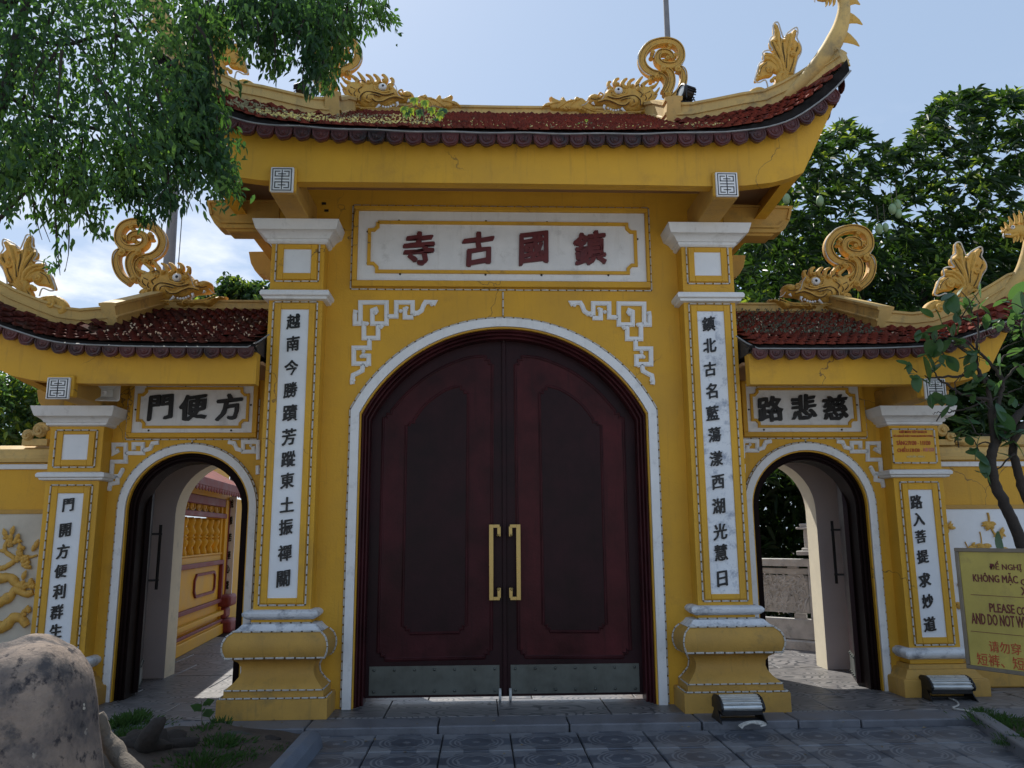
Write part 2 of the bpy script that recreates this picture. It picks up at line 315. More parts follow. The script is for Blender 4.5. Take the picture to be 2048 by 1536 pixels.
# ================================================================== paving and ground
PAV = -.06
ground = tag(MB().box(-60, 60, -14, 80, PAV-.9, PAV-.16).build('ground', soil), kind='structure')
def ring_stone(name='ringed_grey_paving_stone', mode='ring'):
    M = bpy.data.materials.new(name); M.use_nodes = True; t = M.node_tree; nd = t.nodes; B = nd['Principled BSDF']; L = t.links.new
    def mth(op, a, b=None, c=None):
        q = nd.new('ShaderNodeMath'); q.operation = op
        for i, v in enumerate((a, b, c)):
            if v is None: continue
            if isinstance(v, (int, float)): q.inputs[i].default_value = v
            else: L(v, q.inputs[i])
        return q.outputs[0]
    tcn = nd.new('ShaderNodeTexCoord'); sp = nd.new('ShaderNodeSeparateXYZ'); g = nd.new('ShaderNodeNewGeometry')
    nz = nd.new('ShaderNodeTexNoise'); nz.inputs['Scale'].default_value = 5; nz.inputs['Detail'].default_value = 8; L(g.outputs['Position'], nz.inputs['Vector'])
    if mode == 'ring':
        L(tcn.outputs['Object'], sp.inputs[0]); x, y = sp.outputs[0], sp.outputs[1]
        r = mth('SQRT', mth('ADD', mth('MULTIPLY', x, x), mth('MULTIPLY', y, y))); an = mth('ARCTAN2', y, x)
        def bnd(lo, hi, v): return mth('MULTIPLY', mth('GREATER_THAN', v, lo), mth('LESS_THAN', v, hi))
        wob = mth('MULTIPLY', mth('SINE', mth('MULTIPLY', an, 8.)), .008)
        r2 = mth('ADD', r, wob)
        h = mth('ADD', bnd(.205, .222, r), mth('ADD', bnd(.168, .182, r), mth('ADD', bnd(.132, .150, r2), bnd(0., .030, mth('ADD', r, mth('MULTIPLY', mth('SINE', mth('MULTIPLY', an, 6.)), .005))))))
        ax, ay = mth('ABSOLUTE', x), mth('ABSOLUTE', y); mn = mth('MINIMUM', ax, ay)
        cor = mth('MULTIPLY', mth('GREATER_THAN', r, mth('ADD', .236, mth('MULTIPLY', mth('SINE', mth('MULTIPLY', an, 12.)), .012))), mth('GREATER_THAN', mn, .10))
        h = mth('MINIMUM', mth('ADD', h, cor), 1.)
    else:
        mp_ = nd.new('ShaderNodeMapping'); mp_.inputs['Scale'].default_value = (1.6, 2.6, 1); L(g.outputs['Position'], mp_.inputs[0])
        vo = nd.new('ShaderNodeTexVoronoi'); vo.inputs['Scale'].default_value = 1.25; vo.inputs['Randomness'].default_value = .9; vo.feature = 'SMOOTH_F1'; vo.inputs['Smoothness'].default_value = .4; L(mp_.outputs[0], vo.inputs['Vector'])
        n2 = nd.new('ShaderNodeTexNoise'); n2.inputs['Scale'].default_value = 2.6; n2.inputs['Detail'].default_value = 1; L(g.outputs['Position'], n2.inputs['Vector'])
        dd = mth('ADD', vo.outputs['Distance'], mth('MULTIPLY', n2.outputs[0], .28))
        h = mth('GREATER_THAN', mth('SINE', mth('MULTIPLY', dd, 62.)), .62)
    mr_ = nd.new('ShaderNodeMapRange'); mr_.inputs[1].default_value = .35; mr_.inputs[2].default_value = .65; L(nz.outputs[0], mr_.inputs[0])
    wear = mth('MULTIPLY', h, mth('ADD', .55, mth('MULTIPLY', mr_.outputs[0], .45)))
    rp = nd.new('ShaderNodeMix'); rp.data_type = 'RGBA'; L(mr_.outputs[0], rp.inputs[0]); rp.inputs[6].default_value = (.052, .061, .080, 1); rp.inputs[7].default_value = (.090, .104, .130, 1)
    r3 = nd.new('ShaderNodeMix'); r3.data_type = 'RGBA'; L(wear, r3.inputs[0]); L(rp.outputs[2], r3.inputs[6]); r3.inputs[7].default_value = ((.19, .20, .22, 1) if mode == 'ring' else (.030, .034, .042, 1))
    if mode != 'ring': rp.inputs[6].default_value = (.13, .125, .13, 1); rp.inputs[7].default_value = (.21, .20, .20, 1)
    L(r3.outputs[2], B.inputs['Base Color'])
    rr = nd.new('ShaderNodeMapRange'); rr.inputs[3].default_value = .32; rr.inputs[4].default_value = .6; L(nz.outputs[0], rr.inputs[0]); L(rr.outputs[0], B.inputs['Roughness'])
    nf = nd.new('ShaderNodeTexNoise'); nf.inputs['Scale'].default_value = 70; nf.inputs['Detail'].default_value = 4; L(g.outputs['Position'], nf.inputs['Vector'])
    hh = mth('ADD', mth('MULTIPLY', h, 1. if mode == 'ring' else -1.), mth('ADD', mth('MULTIPLY', nf.outputs[0], .35), mth('MULTIPLY', nz.outputs[0], .5)))
    bp = nd.new('ShaderNodeBump'); bp.inputs['Strength'].default_value = .5; bp.inputs['Distance'].default_value = .006; L(hh, bp.inputs['Height']); L(bp.outputs[0], B.inputs['Normal'])
    return M
m_ring = ring_stone(); m_cloud = ring_stone('cloud_carved_grey_stone', 'cloud')
m_slab = mat('grey_slab_stone', (.13, .135, .155), .5, .25, 4., .35, 60., spot=(.05, .055, .06), spotamt=.5)
joint_m = mat('dark_paving_joint', (.03, .03, .033), .9, .3, 20., .6, 60.)
pav = thing('paving', None, None, (0, -2, PAV), kind='structure')
MB().box(-1.80, 60, -3.2, -.74, PAV-.2, PAV-.022).build('paving_bed', joint_m, pav)
TW, TD = .565, .555
x0t, y0t = .017-.006, -.742
tm = MB(); c = .008
tm.loft([[(-TW/2+.006, -TD/2+.006, -.05), (TW/2-.006, -TD/2+.006, -.05), (TW/2-.006, TD/2-.006, -.05), (-TW/2+.006, TD/2-.006, -.05)],
         [(-TW/2+.006, -TD/2+.006, -c), (TW/2-.006, -TD/2+.006, -c), (TW/2-.006, TD/2-.006, -c), (-TW/2+.006, TD/2-.006, -c)],
         [(-TW/2+.014, -TD/2+.014, 0), (TW/2-.014, -TD/2+.014, 0), (TW/2-.014, TD/2-.014, 0), (-TW/2+.014, TD/2-.014, 0)]])
tile_me = bpy.data.meshes.new('paving_tile'); tile_me.from_pydata(tm.v, [], tm.f); tile_me.materials.append(m_ring); tile_me.update()
for j in range(4):
    for i in range(-3, 12):
        x = x0t+TW*(i+.5); y = y0t-TD*(j+.5)
        if x-TW/2 < -1.75 or x > 6.4: continue
        M_ = Matrix.Translation((x, y, PAV+random.uniform(-.003, .003))) @ Matrix.Rotation(random.uniform(-.004, .004), 4, 'X') @ Matrix.Rotation(random.uniform(-.004, .004), 4, 'Y') @ Matrix.Rotation(random.choice((0, math.pi)), 4, 'Z')
        inst('paving_tile', tile_me, M_, pav)
MB().box(-30, 30, -34, y0t-TD*4-.004, PAV-.15, PAV-.004).build('bounce_paving', mat('pale_bounce_paving', (.40, .375, .33), .8, .12, .7, .3, 30.), pav)  # unseen ground behind the view, made pale to bounce sunlight onto the gates
# step in front of the gates: a kerb of long slabs, cloud-carved slabs behind
step = thing('step', None, None, (0, -.4, 0), kind='structure')
MB().box(-6.2, 6.6, -.70, 6.0, PAV-.16, -.035).build('step_base', joint_m, step)
xs = [-6.2, -5.3, -4.25, -3.3, -2.6, -1.72, -.60, .52, 1.66, 2.5, 3.05, 4.12, 5.1, 6.6]
for a, b in zip(xs, xs[1:]):
    MB().box(a+.006, b-.006, -.735+random.uniform(-.006, .006), -.39, PAV-.04, 0+random.uniform(-.003, .003)).build('kerb_slab', m_slab, step, bevel=.012)
ys = [-.378, .36, 1.15, 1.95, 2.8, 3.7, 4.6, 5.6]
for j, (c0, c1) in enumerate(zip(ys, ys[1:])):
    xx = -6.2+(.35 if j % 2 else 0)
    xs2 = [-6.2]
    while xx < 6.2: xx += 1.02; xs2.append(min(xx, 6.6))
    for a, b in zip(xs2, xs2[1:]):
        MB().box(a+.005, b-.005, c0+.004, c1-.004, -.05, random.uniform(-.002, .002)).build('carved_slab', m_cloud, step, bevel=.006)
yard = tag(MB().box(-14, 14, 6.0, 26, PAV-.14, -.02).build('courtyard', mat('reddish_brick_paving', (.17, .12, .11), .7, .25, 5., .5, 40.)), kind='structure')
# ================================================================== shared builders for the gates
def arch(half, spring, apex, n=28, cx=0, z0=0, ell=False):
    """outline of an opening from bottom left over the top to bottom right"""
    rise = apex-spring; P = [(cx-half, z0), (cx-half, z0+(spring-z0)*.5)]
    if ell:
        P += [(cx-half*math.cos(math.pi*i/n), spring+rise*math.sin(math.pi*i/n)) for i in range(n+1)]
    else:
        R = (half*half+rise*rise)/(2*rise); a = math.asin(half/R)
        P += [(cx+R*math.sin(-a+2*a*i/n), apex-R+R*math.cos(-a+2*a*i/n)) for i in range(n+1)]
    return P+[(cx+half, z0+(spring-z0)*.5), (cx+half, z0)]
def ap_loft(mb, specs):                                 # open loft through arch outlines [(pts, y)]
    return mb.loft([[(p[0], y, p[1]) for p in pts] for pts, y in specs], close=False, caps=False)
def wall_arch(mb, x0, x1, z0, z1, y0, y1, pts):          # wall slab with an arched hole reaching the ground
    n = len(pts)
    for y in (y0, y1):
        V = [(p[0], y, p[1]) for p in pts]; T = []
        for p in pts:
            T.append((p[0], y, z1))
        F = []
        mb.add(V+T, [(i, i+1, n+i+1, n+i) for i in range(n-1) if abs(pts[i][0]-pts[i+1][0]) > 1e-6])
        mb.add([(x0, y, z0), (pts[0][0], y, z0), (pts[0][0], y, z1), (x0, y, z1)], [(0, 1, 2, 3)])
        mb.add([(x1, y, z0), (pts[-1][0], y, z0), (pts[-1][0], y, z1), (x1, y, z1)], [(0, 1, 2, 3)])
    mb.add([(x0, y0, z0), (x0, y1, z0), (x0, y1, z1), (x0, y0, z1)], [(0, 1, 2, 3)])
    mb.add([(x1, y0, z0), (x1, y1, z0), (x1, y1, z1), (x1, y0, z1)], [(0, 1, 2, 3)])
    mb.add([(x0, y0, z1), (x1, y0, z1), (x1, y1, z1), (x0, y1, z1)], [(0, 1, 2, 3)])
    return mb
def strip(parent, path, closed=False, seg=.068, gap=.022, w=.0085):   # stapled light strip: white links on a dark wire
    P = [np.array(p, float) for p in path]
    if closed: P.append(P[0])
    mb = MB(); wr = MB()
    for a, b in zip(P, P[1:]):
        L = np.linalg.norm(b-a)
        if L < 1e-4: continue
        k = max(1, int(round(L/(seg+gap)))); d = (b-a)/L
        for i in range(k):
            s = L*i/k+gap*.4; e = L*(i+1)/k-gap*.4
            if e-s < .01: s, e = 0, L
            j = np.array([0, random.uniform(-.002, .0005), random.uniform(-.0015, .0015)])
            q = a+d*s+j; r2 = a+d*e+j; mb.tube([q, r2], w*random.uniform(.85, 1.1), 5)
        wr.tube([a+np.array([0, .003, 0]), b+np.array([0, .003, 0])], w*.62, 4)
    o = mb.build('light_strip', stripw, parent); w_ = wr.build('strip_wire', wire, o)
    return o
def ribbon(mb, pts, w, y, d):                            # mitred flat bar
    P = [np.array(p, float) for p in pts]; A = []; B = []
    for i, p in enumerate(P):
        t1 = P[i]-P[i-1] if i else P[1]-P[0]; t2 = P[i+1]-P[i] if i < len(P)-1 else t1
        t1 = t1/np.linalg.norm(t1); t2 = t2/np.linalg.norm(t2); n1 = np.array([-t1[1], t1[0]]); n2 = np.array([-t2[1], t2[0]])
        mm = n1+n2; k = mm@n1
        mm = mm/max(k, .6) if k > .2 else n1
        A.append(p+mm*w/2); B.append(p-mm*w/2)
    L = [[(a[0], y, a[1]), (a[0]*.97+b[0]*.03, y-d, a[1]*.97+b[1]*.03), (b[0]*.97+a[0]*.03, y-d, b[1]*.97+a[1]*.03), (b[0], y, b[1])] for a, b in zip(A, B)]
    return mb.loft(L)
def octframe(x0, x1, z0, z1, c):                         # outline with notched-in corners
    return [(x0+c, z1), (x1-c, z1), (x1-c, z1-c*.55), (x1-c*.55, z1-c), (x1, z1-c), (x1, z0+c), (x1-c*.55, z0+c), (x1-c, z0+c*.55), (x1-c, z0), (x0+c, z0), (x0+c, z0+c*.55), (x0+c*.55, z0+c), (x0, z0+c), (x0, z1-c), (x0+c*.55, z1-c), (x0+c, z1-c*.55)]
GL = {}
def glyph(ch, size, d=.012, bold=.018, w=1.0, shear=.10, rough=.012, res=3):
    """a written character as a raised mesh, centred, in (x, z)"""
    k = (ch, size, d, bold, w, shear, rough)
    c_ = bpy.data.curves.new('g', 'FONT'); c_.body = ch; c_.size = 1; c_.extrude = .5; c_.offset = 0; c_.resolution_u = res
    o = bpy.data.objects.new('g', c_); COL.objects.link(o); bpy.context.view_layer.update()
    me = bpy.data.meshes.new_from_object(o.evaluated_get(bpy.context.evaluated_depsgraph_get()))
    bpy.data.objects.remove(o); bpy.data.curves.remove(c_)
    V = np.zeros(len(me.vertices)*3); me.vertices.foreach_get('co', V); V = V.reshape(-1, 3); F = [tuple(p.vertices) for p in me.polygons]; bpy.data.meshes.remove(me)
    if len(V) == 0: return None
    lo, hi = V.min(0), V.max(0); c0 = (lo+hi)/2; s = 1.0
    X = (V[:, 0]-c0[0]); Z = (V[:, 1]-c0[1]); Yd = np.where(V[:, 2] > 0, 0, 1)
    ph = (sum(map(ord, ch)) % 97)*.37
    X2 = X+rough*(np.sin(Z*17+ph)+.6*np.sin(Z*41+X*13+ph)); Z2 = Z+shear*X+rough*(np.sin(X*19+ph*2)+.6*np.sin(X*37+Z*11))
    base = np.c_[X2*size*w, -d*(1-Yd*1.0), Z2*size]
    if bold <= 0: return base, F, (hi-lo)
    VV = []; FF = []; n = len(base); b = bold*size*.8
    for i, (dx, dz) in enumerate(((0, 0), (b*1.15, b*.3), (-b*1.15, -b*.3), (-b*.5, b*.75), (b*.5, -b*.75), (b*.8, b*.7), (-b*.8, -b*.7))):   # overlapping strokes, each a hair prouder
        VV.append(base+np.array([dx*w, 0, dz])-np.where(Yd[:, None] == 0, 1, 0)*np.array([[0, .0004*i*(d/.01 if d < .1 else 250), 0]])); FF += [tuple(k+i*n for k in f) for f in F]
    return np.concatenate(VV), FF, (hi-lo)
def put_text(parent, ch, mat_, cx, y, cz, size, name='character', **k):
    g = glyph(ch, size, **k)
    if g is None: return
    V, F, _ = g; V = V+np.array([cx, y, cz]); return mk(name, V, F, mat_, parent, recalc=False)
def tile_mesh(w, l, t, mat_, point=.3):                   # one plain clay tile with a pointed lower end; local x across, y up-slope, z out
    P = [(0, -l*.5), (w*.5, -l*.5+w*point), (w*.5, l*.5), (-w*.5, l*.5), (-w*.5, -l*.5+w*point)]
    V = [(p[0], p[1], t if p[1] < -l*.3 else t*.25) for p in P]+[(p[0], p[1], 0) for p in P]; n = 5
    F = [tuple(range(n)), tuple(range(2*n-1, n-1, -1))]+[(i, i+n, (i+1) % n+n, (i+1) % n) for i in range(n)]
    me = bpy.data.meshes.new('roof_tile'); me.from_pydata(V, [], F); me.materials.append(mat_); me.update(); return me
def lay_tiles(parent, me, E, T, x0, x1, wcol, exp_, tl, jitter=.05, parts=300, lift=.012):
    """tiles on the surface ruled between eave E(x) and top T(x); lowest rows first as parts, the rest one mesh"""
    cols = int(round((x1-x0)/wcol)); wcol = (x1-x0)/cols; Ms = []
    for i in range(cols):
        xc = x0+(i+.5)*wcol
        for half in (0, 1):
            x = xc+(wcol/2 if half else 0)
            if x > x1-wcol*.3: continue
            a, b = Vector(E(x)), Vector(T(x)); a2, b2 = Vector(E(x+.02)), Vector(T(x+.02)); L = (b-a).length
            r = 0
            while True:
                s = exp_*(2*r+half)+.3*tl
                if s > L-.02: break
                t = s/L; p = a.lerp(b, t); ux = (a2.lerp(b2, t)-p).normalized(); uy = (b-a).normalized(); uz = ux.cross(uy).normalized(); uy = uz.cross(ux).normalized()
                if uz.z < 0: uz = -uz; ux = -ux
                tw = random.gauss(0, jitter); M_ = Matrix(((ux.x, uy.x, uz.x, 0), (ux.y, uy.y, uz.y, 0), (ux.z, uy.z, uz.z, 0), (0, 0, 0, 1)))
                M_ = Matrix.Translation(p+uz*(lift+random.uniform(-.002, .004))) @ M_ @ Matrix.Rotation(tw, 4, 'Z') @ Matrix.Rotation(-.16+random.gauss(0, .035), 4, 'X')
                d = (p-Vector(CP)).length; Ms.append((d-.15*r*0, M_)); r += 1
    Ms.sort(key=lambda q: q[0])
    for d, M_ in Ms[:parts]: inst('roof_tile', me, M_, parent)
    rest = Ms[parts:]
    if rest:
        V0 = np.array([tuple(v.co)+(1,) for v in me.vertices]); nV = len(V0); F = []
        VV = np.concatenate([(np.array(M_) @ V0.T).T[:, :3] for _, M_ in rest])
        F0_ = [tuple(p.vertices) for p in me.polygons]
        for k in range(len(rest)): F += [tuple(i+k*nV for i in f) for f in F0_]
        tag(mk('roof_tiles_upper', VV, F, me.materials[0], parent, recalc=False), kind='stuff')
    return len(Ms)
def antefix_mesh(w, h):                                  # drooping eave end tile with a raised rim
    mb = MB(); P = []
    for i in range(15):
        a = math.pi*i/14; rr = 1+.07*math.cos(6*a); P.append((w*.5*math.cos(a)*(.97+.03*abs(math.cos(a*2.5))), -h*(math.sin(a)**.75)*(.90+.10*abs(math.sin(a*2.5)))))
    P = [(p[0], p[1]) for p in P]
    mb.prism([(w*.5, .02)]+P+[(-w*.5, .02)], -.022, .02)
    mb.tube([(p[0]*.86, -.026, p[1]*.84) for p in P], .008, 5)
    mb.tube([(p[0]*.5, -.024, p[1]*.5-.008) for p in P], .006, 4)
    mb.ball((0, -.022, -.03), .018, 8, (1, .6, 1))
    me = bpy.data.meshes.new('eave_tile'); me.from_pydata(mb.v, [], mb.f); me.materials.append(ante)
    bm = bmesh.new(); bm.from_mesh(me); bmesh.ops.recalc_face_normals(bm, faces=bm.faces); bm.to_mesh(me); bm.free(); return me
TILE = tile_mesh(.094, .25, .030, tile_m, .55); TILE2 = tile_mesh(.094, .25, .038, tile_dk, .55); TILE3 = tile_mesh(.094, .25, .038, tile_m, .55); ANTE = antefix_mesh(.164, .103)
def lerpc(P, x, key=0):                                  # point on a 3-D polyline by its x
    P = sorted(P, key=lambda p: p[0]); x = min(max(x, P[0][0]), P[-1][0])
    for a, b in zip(P, P[1:]):
        if x <= b[0]+1e-9:
            t = (x-a[0])/max(b[0]-a[0], 1e-9); return tuple(a[i]+(b[i]-a[i])*t for i in range(3))
    return P[-1]
def ridge_bar(mb, path, w, h, cap=.03):                   # moulded ridge beam along a 3-D path (base line given)
    P = [Vector(p) for p in path]; L = []
    for i, p in enumerate(P):
        t = (P[min(i+1, len(P)-1)]-P[max(i-1, 0)]).normalized(); s = t.cross(Vector((0, 0, 1))).normalized(); u = s.cross(t).normalized()
        hh = h[i] if hasattr(h, '__len__') else h
        L.append([p+s*a*w+u*b*hh for a, b in ((-.5, -.15), (-.5, .28), (-.62, .30), (-.62, .36), (-.5, .40), (-.46, .80), (-.60, .84), (-.60, .97), (-.3, 1.0), (.3, 1.0), (.60, .97), (.60, .84), (.46, .80), (.5, .40), (.62, .36), (.62, .30), (.5, .28), (.5, -.15))])
    return mb.loft(L)
# ------------------------------------------------------------------ carved creatures (local x to the right, z up, in metres; the photographed right-hand ones face left)
def TR(ox, oy, k, Y):                                    # enlarged-crop pixel -> (x, z) at depth Y
    return lambda x, y: (lambda P: (P[0], P[2]))(at(ox+x/k, oy+y/k, Y))
def mirror(mb):
    mb.v = [(-v[0], v[1], v[2]) for v in mb.v]; return mb
def dragon_head(name, parent, T, Y, side, flip, s):
    """T maps crop px of the right side gate's head to (x, z); returns the head part with its sub-parts"""
    def fin(mb): return mirror(mb) if flip else mb
    def C(*p): return [T(*q) for q in p]
    def P3(p, dy=0): q = T(*p); return (q[0], Y+dy, q[1])
    h = MB()
    relief(h, C((560,1090),(590,1010),(650,962),(740,968),(800,930),(850,880),(940,870),(1060,860),(1200,850),(1290,860),(1380,850),(1460,900),(1480,1000),(1430,1080),(1340,1150),(1290,1190),(1180,1225),(1080,1215),(1020,1185),(950,1195),(870,1180),(810,1140),(740,1130),(640,1120)), Y, .13*s, .12*s, .018)
    q = T(650, 1030); h.ball((q[0], Y-.02, q[1]), .06*s, 12, (1.5, 2.2, 1.0))                 # snout
    q = T(1160, 1090); h.ball((q[0], Y-.05, q[1]), .10*s, 14, (1.15, 1.25, .95))               # cheek
    for pts, r in ((((690,1110),(800,1080),(900,1110),(980,1150),(1060,1150),(1110,1100)), .014), (((820,1030),(940,1060),(1060,1030),(1180,1020),(1270,1080),(1280,1160)), .013), (((700,1060),(760,1020),(720,990),(700,1020)), .012), (((880,1010),(960,1030),(1060,1000),(1080,940)), .014), (((1000,1090),(1100,1060),(1180,1080),(1190,1140),(1140,1170)), .010)):
        h.tube([P3(p, -.145*s) for p in [tuple(a) for a in smooth_path(pts, 4)]], r*s, 6)
    for pts, w in ((((890,900),(850,860),(845,800),(880,785)), .032), (((980,880),(930,820),(950,760),(990,740)), .036), (((1070,890),(1030,830),(1060,770),(1100,740)), .036), (((1170,900),(1120,850),(1140,780),(1200,745)), .036),
                   (((1250,900),(1230,830),(1270,760),(1310,715)), .034), (((1330,900),(1310,840),(1360,790),(1430,740)), .034), (((1400,960),(1400,890),(1470,850),(1520,795)), .034), (((1400,1040),(1440,980),(1500,930),(1540,870)), .030), (((1330,1110),(1420,1060),(1480,1010),(1510,960)), .026)):
        pp = smooth_path(pts, 5); n = len(pp); h.tube([P3(p, -.06*s) for p in pp], [w*s*(1.05-.72*(i/(n-1))**1.4) for i in range(n)], 7, 1.5)
    for c_, r in (((1240,930), .036), ((1310,1000), .030), ((1160,880), .030), ((1070,900), .028), ((960,850), .024), ((870,950), .030), ((1330,1120), .032)):
        q = T(*c_); spiral(h, q, r*s, Y-.10*s, .04*s, 1.2, random.random()*6)
    head = fin(h).build(name, orn, parent, smooth=50)
    gl = MB()
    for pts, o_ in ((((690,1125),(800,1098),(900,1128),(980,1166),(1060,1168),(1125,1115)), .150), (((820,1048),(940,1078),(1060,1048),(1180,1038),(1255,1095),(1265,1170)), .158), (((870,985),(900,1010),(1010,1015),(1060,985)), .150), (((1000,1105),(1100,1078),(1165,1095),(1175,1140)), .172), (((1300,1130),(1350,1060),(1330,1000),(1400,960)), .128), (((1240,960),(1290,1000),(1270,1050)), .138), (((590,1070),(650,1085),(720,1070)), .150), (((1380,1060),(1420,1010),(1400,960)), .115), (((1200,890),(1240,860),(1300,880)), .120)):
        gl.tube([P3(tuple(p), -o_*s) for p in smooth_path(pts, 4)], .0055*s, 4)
    fin(gl).build('dark_lines', dark_line_m, head)
    b = MB()                                             # beard leaves along the ridge
    relief(b, C((375,1165),(480,1185),(620,1225),(760,1245),(1000,1258),(1200,1250),(1290,1220),(1360,1140),(1440,1135),(1485,1190),(1440,1240),(1320,1262),(1240,1290),(1120,1290),(1050,1270),(920,1320),(860,1290),(830,1325),(760,1290),(590,1312),(520,1265),(440,1222)), Y, .15*s, .04, .02)
    q = T(1375, 1175); spiral(b, q, .05*s, Y-.15*s, .03, 1.4)
    for pts in (((480,1190),(620,1245),(760,1265)), ((900,1300),(880,1265),(820,1250)), ((1250,1275),(1150,1268),(1020,1270))):
        b.tube([P3(p, -.16*s) for p in smooth_path(pts, 4)], .008, 5)
    fin(b).build('beard', orn, head, smooth=50)
    e = MB(); q = T(970, 955); e.ball((q[0], Y-.135*s, q[1]), .050*s, 14, (1.1, .8, 1.0)); eye = fin(e).build('eye', white, head, smooth=180)
    e = MB(); e.ball((q[0]-.006, Y-.172*s, q[1]), .017*s, 8, (1, .5, 1)); fin(e).build('pupil', black, head, smooth=180)
    e = MB(); e.tube([(q[0]+.058*s*math.cos(a), Y-.13*s, q[1]+.055*s*math.sin(a)) for a in (2*math.pi*i/14 for i in range(15))], .010*s, 6); fin(e).build('eyelid', orn, head, smooth=180)
    t = MB()
    for x_, y_ in ((830, 1195), (865, 1212), (900, 1222), (935, 1225), (970, 1218)):
        q = T(x_, y_); t.ball((q[0], Y-.12*s, q[1]), .016*s, 7, (1, .8, 1))
    for pts in (((780,1160),(770,1190),(795,1225)), ((1010,1200),(1040,1230),(1085,1262)), ((620,1120),(630,1140),(650,1155))):
        n = 3; t.tube([P3(p, -.13*s) for p in pts], [.020*s, .015*s, .003], 7)
    fin(t).build('teeth', white, head, smooth=180)
    w_ = MB()                                            # whisker wires
    for pts in (((830,900),(790,960),(760,1060),(700,1110)), ((560,1100),(520,1150),(470,1170))):
        w_.tube([P3(p, -.15*s) for p in smooth_path(pts, 4)], .005, 5)
    fin(w_).build('whisker', stripw, head)
    return head
def spiral_tail(name, parent, T, Y, flip, s, edge_lit=True):
    """the ring-shaped curled tail above the head; T maps crop px of the right side gate's tail"""
    def fin(mb): return mirror(mb) if flip else mb
    def C(*p): return [T(*q) for q in p]
    m1 = MB(); d = .065*s
    ring = smooth_path(C((1470,690),(1400,665),(1320,640),(1235,570),(1195,470),(1215,370),(1275,285),(1360,230),(1470,200),(1580,200),(1680,240),(1740,320),(1752,420),(1720,490),(1660,535),(1580,545),(1490,530),(1425,480),(1412,420),(1440,365),(1500,345),(1570,360),(1612,400),(1610,440)), 4)
    n = len(ring); LN = [(ring, [.050*s*(1.02 if i < n*.62 else 1.02-.40*(i/n-.62)/.38) for i in range(n)])]; band(m1, ring, LN[0][1], Y, d)
    for pts, w in ((((1470,600),(1540,600),(1600,660),(1618,760),(1590,870),(1530,960)), .048), (((1690,575),(1770,610),(1790,710),(1765,830),(1710,920),(1620,995)), .046), (((1390,690),(1470,680),(1525,740),(1530,820),(1490,900)), .026), (((1330,760),(1330,700),(1400,720)), .028)):
        pp = smooth_path(C(*pts), 5); n = len(pp); LN.append((pp, [w*s*(.9+.15*math.sin(math.pi*i/n)) for i in range(n)])); band(m1, pp, LN[-1][1], Y, d*.95)
    for c_, r in (((1490,610), .040), ((1700,615), .046), ((1400,715), .034), ((1560,965), .042)):
        spiral(m1, T(*c_), r*s, Y-d*.7, .05*s, 1.5, 1.0)
    for a, b in (((1345,360),(1330,430)), ((1590,265),(1540,330)), ((1665,400),(1640,450)), ((1555,440),(1500,470))):
        p, q = T(*a), T(*b); m1.tube([(p[0], Y-.01, p[1]), ((p[0]+q[0])/2, Y, (p[1]+q[1])/2), (q[0], Y, q[1])], [.030*s, .024*s, .034*s], 8, 1.6); spiral(m1, p, .030*s, Y-.03*s, .03*s, 1.2)
    o = fin(m1).build(name, orn, parent, smooth=45)
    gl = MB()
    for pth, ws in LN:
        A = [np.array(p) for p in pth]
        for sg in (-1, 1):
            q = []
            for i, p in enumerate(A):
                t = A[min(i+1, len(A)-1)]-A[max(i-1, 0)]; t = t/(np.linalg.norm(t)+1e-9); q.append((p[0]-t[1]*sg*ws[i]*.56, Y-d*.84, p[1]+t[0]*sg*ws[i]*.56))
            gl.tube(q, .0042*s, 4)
    fin(gl).build('dark_lines', dark_line_m, o)
    if edge_lit:
        e = MB(); rim = smooth_path(C((1330,690),(1270,680),(1190,620),(1145,520),(1140,410),(1190,310),(1280,215),(1400,170),(1540,160),(1680,190),(1760,270),(1795,370),(1790,470),(1750,545),(1800,620),(1822,720),(1800,840),(1740,940),(1650,1015)), 4)
        e.tube([(p[0], Y-.05*s, p[1]) for p in rim], .008, 5); fin(e).build('rope_light', stripw, o, smooth=60)
    return o
